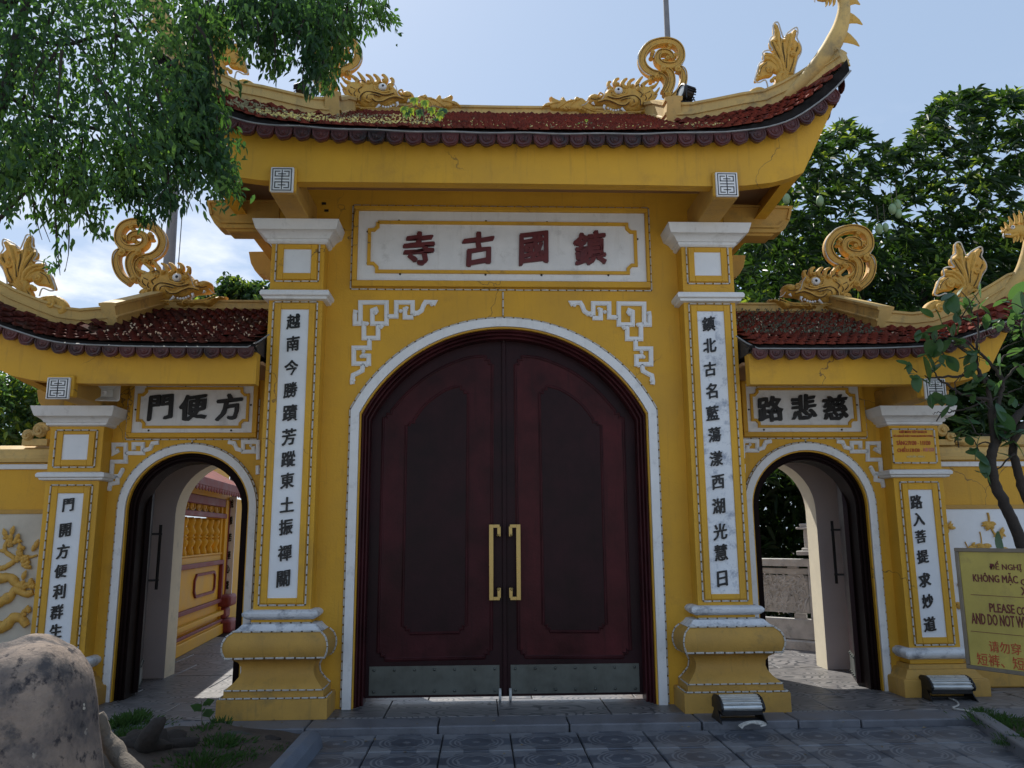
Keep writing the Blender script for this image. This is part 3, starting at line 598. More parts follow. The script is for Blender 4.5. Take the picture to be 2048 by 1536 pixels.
def flame_fin(name, parent, T, Y, flip, s, edge_lit=True):
    """the upright leafy tail; T maps crop px (origin 1748,400, scale 6.827)"""
    def fin(mb): return mirror(mb) if flip else mb
    def C(*p): return [T(*q) for q in p]
    m1 = MB()
    body = C((1090,610),(1130,600),(1180,660),(1195,740),(1235,790),(1280,730),(1350,710),(1420,665),(1445,720),(1425,790),(1480,850),(1495,930),(1450,1020),(1430,1120),(1400,1210),(1330,1230),(1280,1310),(1240,1400),(1150,1420),(1080,1390),(1110,1290),(1150,1210),(1110,1120),(1030,1060),(940,1040),(925,980),(960,945),(1040,960),(1090,945),(1040,890),(1025,820),(1080,770),(1085,690))
    relief(m1, body, Y, .055*s, .03*s, .018)
    for pts, w in ((((1105,640),(1150,720),(1150,820),(1180,940),(1220,1060),(1240,1180)), .030), (((1420,700),(1360,770),(1330,880),(1300,1000),(1290,1180)), .030), (((1070,820),(1120,900),(1180,990),(1210,1100)), .026), (((1450,850),(1470,930),(1420,1000),(1390,1110),(1340,1210)), .028),
                   (((950,990),(1060,1000),(1150,1060),(1200,1160),(1190,1280)), .028), (((1240,810),(1240,900),(1260,1020),(1270,1150)), .022), (((1230,1200),(1160,1240),(1170,1330),(1120,1400)), .034)):
        pp = smooth_path(C(*pts), 5); n = len(pp); m1.tube([(p[0], Y-.045*s, p[1]) for p in pp], [w*s*(.45+.75*math.sin(math.pi*min(1, .12+.88*i/n))) for i in range(n)], 7, 1.1)
    relief(m1, C((800,1290),(830,1190),(860,1110),(940,1060),(1030,1050),(1120,1090),(1180,1170),(1140,1200),(1060,1160),(1090,1200),(1040,1240),(960,1250),(890,1270),(840,1300)), Y, .05*s, .03*s, .018)
    for c_, r in (((1010,1165), .052), ((1370,990), .046), ((1050,1305), .032), ((1370,1290), .034), ((1090,980), .022), ((1110,820), .022), ((1240,825), .022), ((1355,910), .024)):
        spiral(m1, T(*c_), r*s, Y-.05*s, .035*s, 1.4, random.random()*6)
    for pts, w in ((((860,1250),(890,1160),(960,1100)), .018), (((1380,1300),(1370,1250),(1290,1260),(1200,1370)), .024), (((1050,1310),(1100,1260),(1140,1310),(1150,1400)), .022)):
        m1.tube([(p[0], Y-.05*s, p[1]) for p in smooth_path(C(*pts), 5)], w*s, 6)
    cl = C((650,1530),(690,1440),(770,1385),(880,1370),(1000,1400),(1090,1410),(1210,1400),(1160,1480),(1060,1530),(960,1600),(850,1640),(720,1640))
    relief(m1, cl, Y, .075*s, .04*s, .018)
    spiral(m1, T(840, 1510), .062*s, Y-.08*s, .045*s, 1.6)
    for k_ in range(4): m1.tube([(p[0], Y-.085*s, p[1]) for p in smooth_path(C((900-10*k_,1440+36*k_),(1000,1450+34*k_),(1100,1440+26*k_),(1180,1420+14*k_)), 4)], .010*s, 5)
    o = fin(m1).build(name, orn, parent, smooth=50)
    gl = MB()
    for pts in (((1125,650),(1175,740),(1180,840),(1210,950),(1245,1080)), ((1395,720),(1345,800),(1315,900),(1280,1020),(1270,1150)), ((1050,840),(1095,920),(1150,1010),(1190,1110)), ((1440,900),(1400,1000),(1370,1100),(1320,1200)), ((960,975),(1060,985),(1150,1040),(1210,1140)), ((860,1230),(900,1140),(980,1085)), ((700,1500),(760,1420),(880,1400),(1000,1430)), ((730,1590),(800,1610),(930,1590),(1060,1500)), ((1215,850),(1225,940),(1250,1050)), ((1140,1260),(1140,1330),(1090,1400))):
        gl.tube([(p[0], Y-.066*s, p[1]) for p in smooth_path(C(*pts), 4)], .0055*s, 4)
    fin(gl).build('dark_lines', dark_line_m, o)
    if edge_lit:
        e = MB(); rim = smooth_path(C((1000,1390),(960,1290),(860,1320),(800,1295),(830,1190),(870,1090),(930,1050),(920,960),(990,930),(1070,930),(1025,860),(1035,790),(1085,740),(1080,620),(1150,595),(1195,690),(1240,780),(1300,720),(1430,655),(1455,720),(1440,780),(1500,880),(1500,960),(1440,1060),(1400,1220),(1450,1330)), 4)
        e.tube([(p[0], Y-.045*s, p[1]) for p in rim], .008, 5); fin(e).build('rope_light', stripw, o, smooth=60)
    return o
def corner_dragon(parent, neck, rad, head_at, flip, s):
    """tapering neck sweeping up from the corner ridge, dorsal spikes, small horned head looking inwards; neck = 3-D points of the right-hand one"""
    def fin(mb): return mirror(mb) if flip else mb
    P = [tuple(p) for p in smooth_path(neck, 5)]; n = len(P); R = list(np.interp(np.linspace(0, 1, n), np.linspace(0, 1, len(rad)), rad))
    b = MB().tube(P, R, 10, .85); o = fin(b).build('dragon_neck', ridge_m, parent, smooth=60)
    sp = MB()
    for i in range(int(n*.42), n-4, 5):
        p = np.array(P[i]); t = np.array(P[min(i+1, n-1)])-np.array(P[i-1]); t /= np.linalg.norm(t); nn = np.array([t[2], 0, -t[0]]); nn /= np.linalg.norm(nn)+1e-9
        sp.tube([p+nn*R[i]*.6, p+nn*R[i]*1.4-t*.00, p+nn*R[i]*2.0+np.array([.02, 0, -.03])*s, p+nn*R[i]*2.3+np.array([.05, 0, -.08])*s], [.12*s, .085*s, .045*s, .006], 6, .4, caps=True)
    fin(sp).build('back_spines', orn, o, smooth=60)
    h = MB(); c = np.array(head_at); Pn = np.array(P[-1])
    def q(x, z, y=0): return (c[0]+x*s, c[1]+y*s, c[2]+z*s)
    h.tube([Pn, q(.06, .02), q(-.02, .01), q(-.12, -.02), q(-.20, -.05)], [R[-1]*1.05, .105*s, .095*s, .065*s, .038*s], 10, .9)
    h.tube([q(.02, -.05), q(-.08, -.085), q(-.17, -.10)], [.05*s, .035*s, .012*s], 8, 1.2)                         # lower jaw
    for x_, z_, l_ in ((-.17, .0, .10), (-.10, .06, .13), (-.01, .10, .19), (.08, .12, .22), (.16, .10, .22)):        # crest of horns
        for yy in (-.05, .05): h.tube([q(x_, z_, yy), q(x_+.01, z_+l_*.5, yy*1.3), q(x_-.02, z_+l_, yy*1.4)], [.034*s, .026*s, .006], 7)
    for x_, z_ in ((.04, -.09), (.10, -.10), (-.02, -.11)): h.tube([q(x_, z_), q(x_-.01, z_-.06), q(x_-.03, z_-.10)], [.03*s, .02*s, .004], 6)
    for yy in (-1, 1): h.ball(q(-.19, -.01, .03*yy), .028*s, 8)
    hd = fin(h).build('dragon_head', orn, parent, smooth=55)
    e = MB()
    for yy in (-1, 1): e.ball(q(-.085, .035, .075*yy), .034*s, 10)
    fin(e).build('eye', white, hd, smooth=180)
    e = MB()
    for yy in (-1, 1): e.ball(q(-.098, .035, .104*yy), .013*s, 8)
    fin(e).build('pupil', black, hd, smooth=180)
    t = MB()
    for i in range(4): t.ball(q(-.19+.025*i, -.075, -.04), .011*s, 6)
    t.tube([q(-.2, -.05), q(-.22, -.09), q(-.21, -.13)], [.015*s, .012*s, .006], 6); fin(t).build('teeth', white, hd, smooth=180)
    return o
# ================================================================== main gate
def loop_rect(cx, hw, yf, yb, z): return [(cx-hw, yf, z), (cx+hw, yf, z), (cx+hw, yb, z), (cx-hw, yb, z)]
def profile(mb, cx, prof, yb): return mb.loft([loop_rect(cx, hw, yf, yb, z) for z, hw, yf in prof])
YM = 0.0
G = thing('temple_gate', 'tall yellow main gate with closed dark red double door and wide upturned tiled roof', 'gate', (0, .9, 0))
ARO = arch(1.53, 2.82, 3.767, 40); ARI = arch(1.447, 2.79, 3.682, 40)
wm = MB(); wall_arch(wm, -2.33, 2.33, 0, 5.3, 0, .35, ARI); ap_loft(wm, [(ARI, 0), (ARI, .35)]); wm.build('front_wall', yellow, G)
wm = MB(); AR2 = arch(1.45, 2.79, 3.70, 30); wall_arch(wm, -2.33, 2.33, 0, 5.3, 1.45, 1.8, AR2); ap_loft(wm, [(AR2, 1.45), (AR2, 1.8)]); wm.build('rear_wall', yellow, G)
wm = MB()
for s in (-1, 1): wm.box(s*1.86, s*2.32, .352, 1.448, 0, 5.3)
wm.build('side_wall', yellow, G)
bandm = MB(); ap_loft(bandm, [(ARO, .002), (ARO, -.035), (ARI, -.035), (ARI, .004)]); bandm.build('white_arch_band', white, G, smooth=30)
yr = MB(); A1 = arch(1.444, 2.785, 3.679, 40); A2 = arch(1.430, 2.78, 3.665, 40); ap_loft(yr, [(A1, -.012), (A2, -.012), (A2, .06)]); yr.build('arch_reveal', yellow, G, smooth=30)
fr = MB(); h, s_, a_ = 1.432, 2.78, 3.667
specs = []
for dh, y in ((0, .03), (-.012, .022), (-.024, .03), (-.026, .075), (-.038, .068), (-.050, .075), (-.052, .125), (-.064, .118), (-.076, .125), (-.078, .30)):
    specs.append((arch(h+dh, s_+dh*.6, a_+dh, 40), y))
ap_loft(fr, specs); fr.build('door_frame', wood, G, smooth=30)
strip(G, [(p[0]*1.008, -.012, p[1]+.012) for p in ARO], seg=.06)
strip(G, [(-.012, -.012, 3.79), (-.012, -.012, 4.06)], seg=.06)
# big name panel
PX0, PX1, PZ0, PZ1 = -1.575, 1.535, 4.075, 4.985
strip(G, [(PX0, -.010, PZ0), (PX1, -.010, PZ0), (PX1, -.010, PZ1), (PX0, -.010, PZ1)], True)
pf = MB()
for x0, x1, z0, z1 in ((PX0+.015, PX1-.015, PZ1-.065, PZ1-.015), (PX0+.015, PX1-.015, PZ0+.02, PZ0+.085), (PX0+.015, -1.512, PZ0+.0851, PZ1-.0651), (1.485, PX1-.015, PZ0+.0851, PZ1-.0651)):
    pf.box(x0, x1, -.055, .01, z0, z1)
pf.build('panel_frame', yellow, G, bevel=.008)
plq = MB().box(-1.511, 1.484, -.022, .005, 4.161, 4.919).build('name_plaque', white, G)
ofr = MB(); o_ = octframe(-1.395, 1.378, 4.258, 4.792, .085); ribbon(ofr, o_+o_[:1], .034, -.022, .022); ofr.build('notched_frame', yellow, plq)
for ch, px_ in zip('寺古國鎮', (838, 957, 1067, 1180)):
    X, _, Z = at(px_, 497, -.03); put_text(plq, ch, dred, X, -.024, Z, .375, d=.02, bold=.044, shear=.12, rough=.017, w=.90)
bo = MB()
for px_, py_ in ((798,441),(972,442),(1094,444),(1214,446),(800,548),(971,549),(1083,550),(1217,550),(735,463),(735,526),(1275,478),(1273,527)):
    X, _, Z = at(px_, py_, -.03); bo.ball((X, -.026, Z), .012, 6)
bo.build('fixing_screws', black, plq)
wh = MB()
for px_, py_ in ((648,407),(653,421)):
    X, _, Z = at(px_, py_, 0); wh.box(X-.022, X+.022, -.004, .002, Z-.014, Z+.012)
wh.build('wall_vent', black, G)
# corner frets (traced on the left one, mirrored for the right)
TF = TR(700, 580, 7.68, 0)
FP = [[(115,350),(85,345),(78,400),(78,520),(150,520),(162,470),(162,195),(562,195),(562,520),(345,520),(345,320),(395,300),(415,350)],
      [(575,410),(712,410),(712,195),(962,195),(962,350),(1040,360),(1100,320),(1130,240),(1160,190),(1300,190),(1275,235)],
      [(975,425),(845,425),(845,300),(880,285)], [(255,525),(215,520),(215,742),(432,742),(432,560),(500,570)], [(300,760),(300,892),(60,892),(60,1135),(290,1135),(290,1015),(180,1010)], [(205,1140),(190,1240),(110,1285),(50,1310),(35,1400),(40,1450)]]
FB = [(95,350,30),(395,360,36),(870,290,30),(780,335,30),(1255,235,30),(1000,385,32),(260,530,34),(480,575,36),(180,1030,30),(210,955,28),(262,1165,30),(55,1400,30)]
def fret(parent, T, paths, blobs, y, w, k, flip, cx=0, wt=white):
    mb = MB(); m2 = MB()
    for p in paths:
        q = [T(*a) for a in p]; ribbon(mb, q, w, y, .018); ribbon(mb, q, w*.52, y-.016, .010)
    for x, z, r in blobs:
        c_ = T(x, z); spiral(mb, c_, r*k, y-.015, .018, 1.3)
    if flip: mb.v = [(2*cx-v[0], v[1], v[2]) for v in mb.v]
    return mb.build('fret_ornament', wt, parent, smooth=40)
kF = 8.0/1600/7.68
for fl in (False, True): fret(G, TF, FP, FB, 0, .047, kF, fl, -.01)
# pillars
def gate_pillar(G, cx, main=True, plaque=None, zsq=True, worn=False, label=None):
    if main:
        y0 = 0.0; hw = .265; yf = -.20
        s = MB(); profile(s, cx, [(.80, .275, -.21), (.835, .275, -.21), (.836, hw, yf), (4.50, hw, yf)], y0+.02)
        sh = s.build('pillar_shaft', yellow, G, bevel=.006)
        p = MB(); profile(p, cx, [(0, .485, -.42), (.165, .485, -.42), (.178, .475, -.41), (.179, .44, -.375), (.235, .44, -.375), (.25, .425, -.36), (.262, .415, -.35), (.30, .372, -.305), (.345, .338, -.275), (.385, .325, -.262), (.43, .328, -.265), (.47, .352, -.288), (.497, .395, -.33), (.505, .425, -.36), (.507, .44, -.375), (.53, .455, -.392), (.57, .470, -.405), (.615, .476, -.412), (.66, .468, -.405), (.70, .448, -.385), (.738, .405, -.345)], .03)
        pd = p.build('pedestal', yellow_old, G, smooth=35)
        q = MB(); profile(q, cx, [(.740, .40, -.34), (.760, .37, -.31), (.797, .335, -.272), (.799, .28, -.215)], .03); q.build('pedestal_cap', white_old, G)
        rg = MB(); profile(rg, cx, [(.836, .30, -.235), (.850, .318, -.252), (.853, .322, -.257), (.870, .342, -.277), (.893, .345, -.28), (.912, .328, -.262), (.922, .30, -.235)], .03); rg.build('base_moulding', white_old, G, smooth=50)
        nk = MB(); profile(nk, cx, [(3.893, .28, -.215), (3.900, .31, -.245), (3.922, .315, -.25), (3.934, .338, -.272), (3.962, .342, -.276), (3.985, .33, -.265), (3.995, .28, -.215)], .03); nk.build('neck_moulding', white, G, smooth=40)
        cp = MB(); profile(cp, cx, [(4.483, .28, -.215), (4.50, .30, -.235), (4.525, .302, -.237), (4.527, .318, -.252), (4.54, .325, -.26), (4.565, .345, -.28), (4.592, .385, -.32), (4.594, .395, -.33), (4.61, .402, -.337), (4.66, .418, -.355), (4.685, .425, -.36), (4.692, .425, -.36)], .03); cp.build('capital', white, G, smooth=40)
        zz = dict(long=(.96, 3.878), plq=(1.025, 3.80), sq=(4.092, 4.494), sqp=(4.175, 4.426)); xo = .215; xi = .137; xs_ = .137
        e = .008
        st = pd
        fy = lambda z, yy: yy
        for z, hh, yy in ((.243, .435, -.383), (.182, .470, -.418)):
            strip(pd, [(cx-hh, yy+.30, z), (cx-hh, yy, z), (cx+hh, yy, z), (cx+hh, yy+.30, z)], seg=.05, gap=.02, w=.007)
        strip(pd, [(cx-.405, -.352, .742), (cx+.405, -.352, .742)]); strip(pd, [(cx-.455, -.392, .517), (cx+.455, -.392, .517)])
        strip(pd, [(cx-.28, -.222, .803), (cx+.28, -.222, .803)])
        for sg in (-1, 1):
            arcp = [(.738, .410, -.352), (.70, .456, -.392), (.66, .474, -.41), (.615, .482, -.418), (.57, .476, -.411), (.53, .461, -.398), (.507, .446, -.382)]
            strip(pd, [(cx+sg*(h-.012), y, z) for z, h, y in arcp], seg=.035, gap=.008)
            strip(pd, [(cx+sg*h, -.03, z) for z, h, y in arcp+[(.47, .358, 0), (.41, .332, 0), (.345, .344, 0), (.28, .40, 0), (.245, .44, 0)]], seg=.04, gap=.01)
    else:
        y0 = .5; hw = .265; yf = .30
        s = MB(); profile(s, cx, [(.29, .275, .29), (.335, .275, .29), (.336, hw, yf), (2.72, hw, yf)], y0+.02)
        sh = s.build('pillar_shaft', yellow, G, bevel=.006)
        p = MB(); profile(p, cx, [(0, .43, .14), (.15, .43, .14), (.165, .42, .15), (.168, .40, .17), (.20, .37, .20), (.245, .34, .23), (.25, .315, .25), (.288, .30, .265)], y0+.03); pd = p.build('pedestal', yellow_old, G, smooth=35)
        rg = MB(); profile(rg, cx, [(.336, .29, .275), (.35, .315, .25), (.36, .318, .247), (.375, .338, .227), (.40, .345, .22), (.425, .335, .23), (.445, .30, .265)], y0+.03); rg.build('base_moulding', white_old, G, smooth=50)
        nk = MB(); profile(nk, cx, [(2.150, .28, .285), (2.158, .31, .255), (2.175, .315, .25), (2.185, .335, .23), (2.21, .338, .227), (2.228, .325, .24), (2.238, .28, .285)], y0+.03); nk.build('neck_moulding', white, G, smooth=40)
        cp = MB(); profile(cp, cx, [(2.700, .28, .285), (2.712, .30, .265), (2.735, .302, .263), (2.737, .318, .248), (2.76, .330, .236), (2.79, .37, .196), (2.793, .382, .184), (2.81, .39, .176), (2.86, .405, .16), (2.885, .412, .153), (2.892, .412, .153)], y0+.03); cp.build('capital', white, G, smooth=40)
        zz = dict(long=(.47, 2.105), plq=(.545, 2.025), sq=(2.285, 2.66), sqp=(2.36, 2.617)); xo = .205; xi = .128; xs_ = .128; e = .008
    ys_ = yf
    strip(sh, [(cx-xo, ys_-e, zz['long'][0]), (cx+xo, ys_-e, zz['long'][0]), (cx+xo, ys_-e, zz['long'][1]), (cx-xo, ys_-e, zz['long'][1])], True)
    if zsq: strip(sh, [(cx-xo, ys_-e, zz['sq'][0]), (cx+xo, ys_-e, zz['sq'][0]), (cx+xo, ys_-e, zz['sq'][1]), (cx-xo, ys_-e, zz['sq'][1])], True)
    fm = MB()                                            # raised yellow border round the plaques
    for (z0, z1), (q0, q1), ok in ((zz['long'], zz['plq'], 1), (zz['sq'], zz['sqp'], zsq)):
        if not ok: continue
        a = xo-.018
        for bx in ((cx-a, cx-xi, z0+.018, z1-.018), (cx+xi, cx+a, z0+.018, z1-.018), (cx-xi+.0005, cx+xi-.0005, z0+.018, q0), (cx-xi+.0005, cx+xi-.0005, q1, z1-.018)):
            fm.box(bx[0], bx[1], ys_-.020, ys_+.01, bx[2], bx[3])
    fm.build('plaque_border', yellow, sh, bevel=.005)
    if zsq: MB().box(cx-xi-.001, cx+xi+.001, ys_-.007, ys_+.005, zz['sqp'][0]-.001, zz['sqp'][1]+.001).build('square_plaque', white_plq, sh)
    pq = MB().box(cx-xi-.001, cx+xi+.001, ys_-.007, ys_+.005, zz['plq'][0]-.001, zz['plq'][1]+.001).build('couplet_plaque', worn_plq if worn else white_plq, G)
    if plaque:
        z0, z1 = zz['plq']; chars, pys, size = plaque
        for ch, (px_, py_) in zip(chars, pys):
            X, _, Z = at(px_, py_, ys_-.008); put_text(pq, ch, black, X, ys_-.008, Z, size*random.uniform(.95, 1.05), d=.010, bold=.03, w=.86, rough=.014, shear=.12)
    return sh
LY = [643, 687, 735, 780, 826, 874, 918, 961, 1009, 1054, 1106, 1157]; LX = [587, 586, 583, 581, 580, 578, 577, 575, 574, 572, 570, 567]
RY_ = [648, 691, 738, 782, 826, 869, 917, 964, 1012, 1063, 1105, 1157]; RX = [1417, 1419, 1420, 1423, 1425, 1429, 1432, 1436, 1437, 1440, 1442, 1444]
gate_pillar(G, -2.08, plaque=('越南今勝蹟芳蹤東土振禪關', list(zip(LX, LY)), .158))
gate_pillar(G, 2.08, plaque=('鎮北古名藍蕩漾西湖光慧日', list(zip(RX, RY_)), .158), worn=True)
# bracket beams with carved white ends
def long_life(parent, cx, y, z0, z1, hw, skew=0):
    pl = MB().box(cx-hw, cx+hw, y-.03, y, z0, z1).build('bracket_plate', white, parent, bevel=.006)
    g = MB(); H = z1-z0; Wd = 2*hw
    def X(u): return cx-hw+Wd*u
    def Z(v): return z1-H*v
    yy = y-.031
    for p in ([(.09,.07),(.91,.07),(.91,.94),(.09,.94),(.09,.07)], [(.40,.17),(.20,.17),(.20,.37),(.80,.37),(.80,.17),(.60,.17)], [(.20,.49),(.80,.49)], [(.40,.84),(.20,.84),(.20,.61),(.80,.61),(.80,.84),(.60,.84)], [(.5,.13),(.5,.88)], [(.35,.28),(.65,.28)], [(.35,.73),(.65,.73)]):
        for a, b in zip(p, p[1:]):
            g.box(min(X(a[0]), X(b[0]))-.004, max(X(a[0]), X(b[0]))+.004, yy-.002, yy+.004, min(Z(a[1]), Z(b[1]))-.004, max(Z(a[1]), Z(b[1]))+.004)
    g.build('carved_sign', dot_p, pl); return pl
for s in (-1, 1):
    cx = s*2.065
    b = MB(); b.loft([[(cx-.115, y, z0), (cx+.115, y, z0), (cx+.115, y, z1), (cx-.115, y, z1)] for y, z0, z1 in ((.02, 4.693, 4.97), (-.945, 4.693, 4.95))]); b.build('bracket_beam', yellow_old, G, bevel=.012)
    MB().box(cx-.125, cx+.125, -.975, -.944, 4.70, 4.945).build('bracket_collar', yellow, G, bevel=.015)
    long_life(G, cx-.01*0, -.976, 4.688, 4.928, .104)
    # side beam
    P = [(2.34, 5.05), (2.34, 4.70), (2.86, 4.70), (2.90, 4.74), (2.96, 4.745), (3.01, 4.79), (3.065, 4.885), (3.10, 5.035)]
    sb = MB(); sb.prism([(s*x, z) for x, z in P], .02, .25); so = sb.build('side_beam', yellow_old, G, bevel=.008)
    sb = MB(); ribbon(sb, [(s*2.36, 4.80), (s*2.93, 4.80), (s*3.0, 4.86)], .03, .02, .02); ribbon(sb, [(s*2.36, 4.745), (s*2.90, 4.745)], .04, .02, .03); ribbon(sb, [(s*2.36, 5.03), (s*3.08, 5.02), (s*3.04, 4.88)], .028, .02, .02); sb.build('beam_moulding', yellow_old, so)
    sb = MB(); sb.prism([(s*x, z) for x, z in P], 1.55, 1.78); sb.build('side_beam', yellow_old, G, bevel=.008)
# roof curves
def sym(fn): return lambda x: (lambda p: ((p[0] if x >= 0 else -p[0]), p[1], p[2]))(fn(abs(x)))
ME = [(0, -1.05, 5.287), (.9, -1.05, 5.29), (1.82, -1.05, 5.318), (2.27, -1.05, 5.375), (2.545, -1.05, 5.46), (2.77, -1.055, 5.575), (3.02, -1.06, 5.77), (3.18, -1.07, 5.94), (3.29, -1.08, 6.08)]
MEs = [tuple(p) for p in smooth_path(ME, 5)]
hipM = [tuple(at(px_, py_, Y)) for px_, py_, Y in ((1350,243,-.27), (1400,239,-.38), (1472,222,-.5), (1537,211,-.62), (1595,183,-.75), (1634,157,-.86), (1679,128,-1.0))]+[(3.29, -1.08, 6.09)]
hipM = [tuple(p) for p in smooth_path(hipM, 4)]
XR = 1.74
ET = sym(lambda x: (x,)+tuple(lerpc(MEs, x)[1:]))
def TT_(x):
    if x <= XR: return (x, .80, 6.475)
    if x <= hipM[0][0]: t = (x-XR)/(hipM[0][0]-XR); return (x, .80+(hipM[0][1]-.80)*t, 6.475+(hipM[0][2]-6.475)*t)
    return (x,)+tuple(lerpc(hipM, x)[1:])
TT = sym(TT_)
def roof_body(G, E, T, xs_, yc, drop, m_):
    """solid under the tiles: front, crown and rear"""
    mb = MB(); L = []
    for x in xs_:
        e, t = E(x), T(x); mid = (x, yc, max(t[2]-.25, e[2]+.15) if t[1] < .3 else t[2]+.05)
        back = lambda p: (p[0], 2*yc-p[1], p[2])
        L.append([(e[0], e[1]+.02, e[2]-.02), (t[0], t[1], t[2]-.015), mid, back(t), back(e), (e[0], 2*yc-e[1], e[2]-drop), (x, yc, e[2]-drop+.02), (e[0], e[1]+.02, e[2]-drop)])
    mb.loft(L); return mb.build('roof_body', m_, G)
xs_ = [-3.28+6.56*i/80 for i in range(81)]
roof_body(G, ET, TT, xs_, .9, .07, mortar)
lay_tiles(G, TILE, ET, TT, -3.24, 3.24, .102, .085, .25)
# eave edge: mortar fillet, hanging end tiles, rope light
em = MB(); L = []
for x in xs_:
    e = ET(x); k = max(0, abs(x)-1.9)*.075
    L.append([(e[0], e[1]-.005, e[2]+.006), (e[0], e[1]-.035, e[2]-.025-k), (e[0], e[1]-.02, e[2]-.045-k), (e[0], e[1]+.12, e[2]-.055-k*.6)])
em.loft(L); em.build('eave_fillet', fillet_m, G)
x = -3.19; i = 0
while x < 3.2:
    e = ET(x); e2 = ET(x+.02); sl = math.atan2(e2[2]-e[2], .02); k = max(0, abs(x)-1.9)*.075
    M_ = Matrix.Translation((x, -1.055, e[2]-.052-k)) @ Matrix.Rotation(-sl, 4, 'Y') @ Matrix.Rotation(random.gauss(0, .04), 4, 'Y') @ Matrix.Rotation(.1, 4, 'X')
    inst('eave_tile', ANTE, M_, G); x += .170*math.cos(sl)+.0; i += 1
rp = MB(); rp.tube([(lambda e, k: (e[0], e[1]-.058, e[2]-.042-k+.004*math.sin(x*9)))(ET(x), max(0, abs(x)-1.9)*.075) for x in xs_], .0085, 6); rp.build('rope_light', wire_g, G, smooth=60)
# fascia boards
FBt = lambda x: ET(x)[2]-.045
pb = [(0, 4.822), (1.4, 4.820), (2.0, 4.815), (2.27, 4.828), (2.52, 4.860), (2.67, 4.90), (2.83, 4.965)]
fpoly = [(x, z) for x, z in pb]+[(3.20, 5.70)]+[(x, FBt(x)) for x in (3.1, 2.95, 2.8, 2.6, 2.4, 2.1, 1.8, .9, 0)]
full = fpoly+[(-x, z) for x, z in reversed(fpoly[1:-1])]
fa = MB(); fa.prism(full, -.94, -.82); fa.build('front_fascia', yellow, G)
for s in (-1, 1):
    sf = MB(); L = []
    for y, dx, dz in ((-.818, -.03, -.03), (-.5, -.04, -.06), (-.1, -.06, -.11), (.9, -.07, -.13), (2.4, -.05, -.1), (2.55, 0, 0)):
        L.append([(s*(2.74+dx), y, 5.0+dz), (s*(2.86+dx), y, 5.0+dz), (s*(3.21+dx), y, 5.70+dz), (s*(3.08+dx), y, 5.70+dz)])
    sf.loft(L); sf.build('side_fascia', yellow, G)
    et = MB()
    for i in range(20):
        y = -.95+i*.17; d = min(1, abs(y-.9)/1.9)**3*.22; et.ball((s*3.27, y, 5.76+d-.1), .075, 8, (.25, 1, 1))
    et.build('side_eave_tiles', ante, G, smooth=60)
MB().box(-2.85, 2.85, -.819, 2.45, 5.16, 5.20).build('soffit', soffit_m, G)
MB().prism(full, 2.55, 2.67).build('rear_fascia', yellow, G)
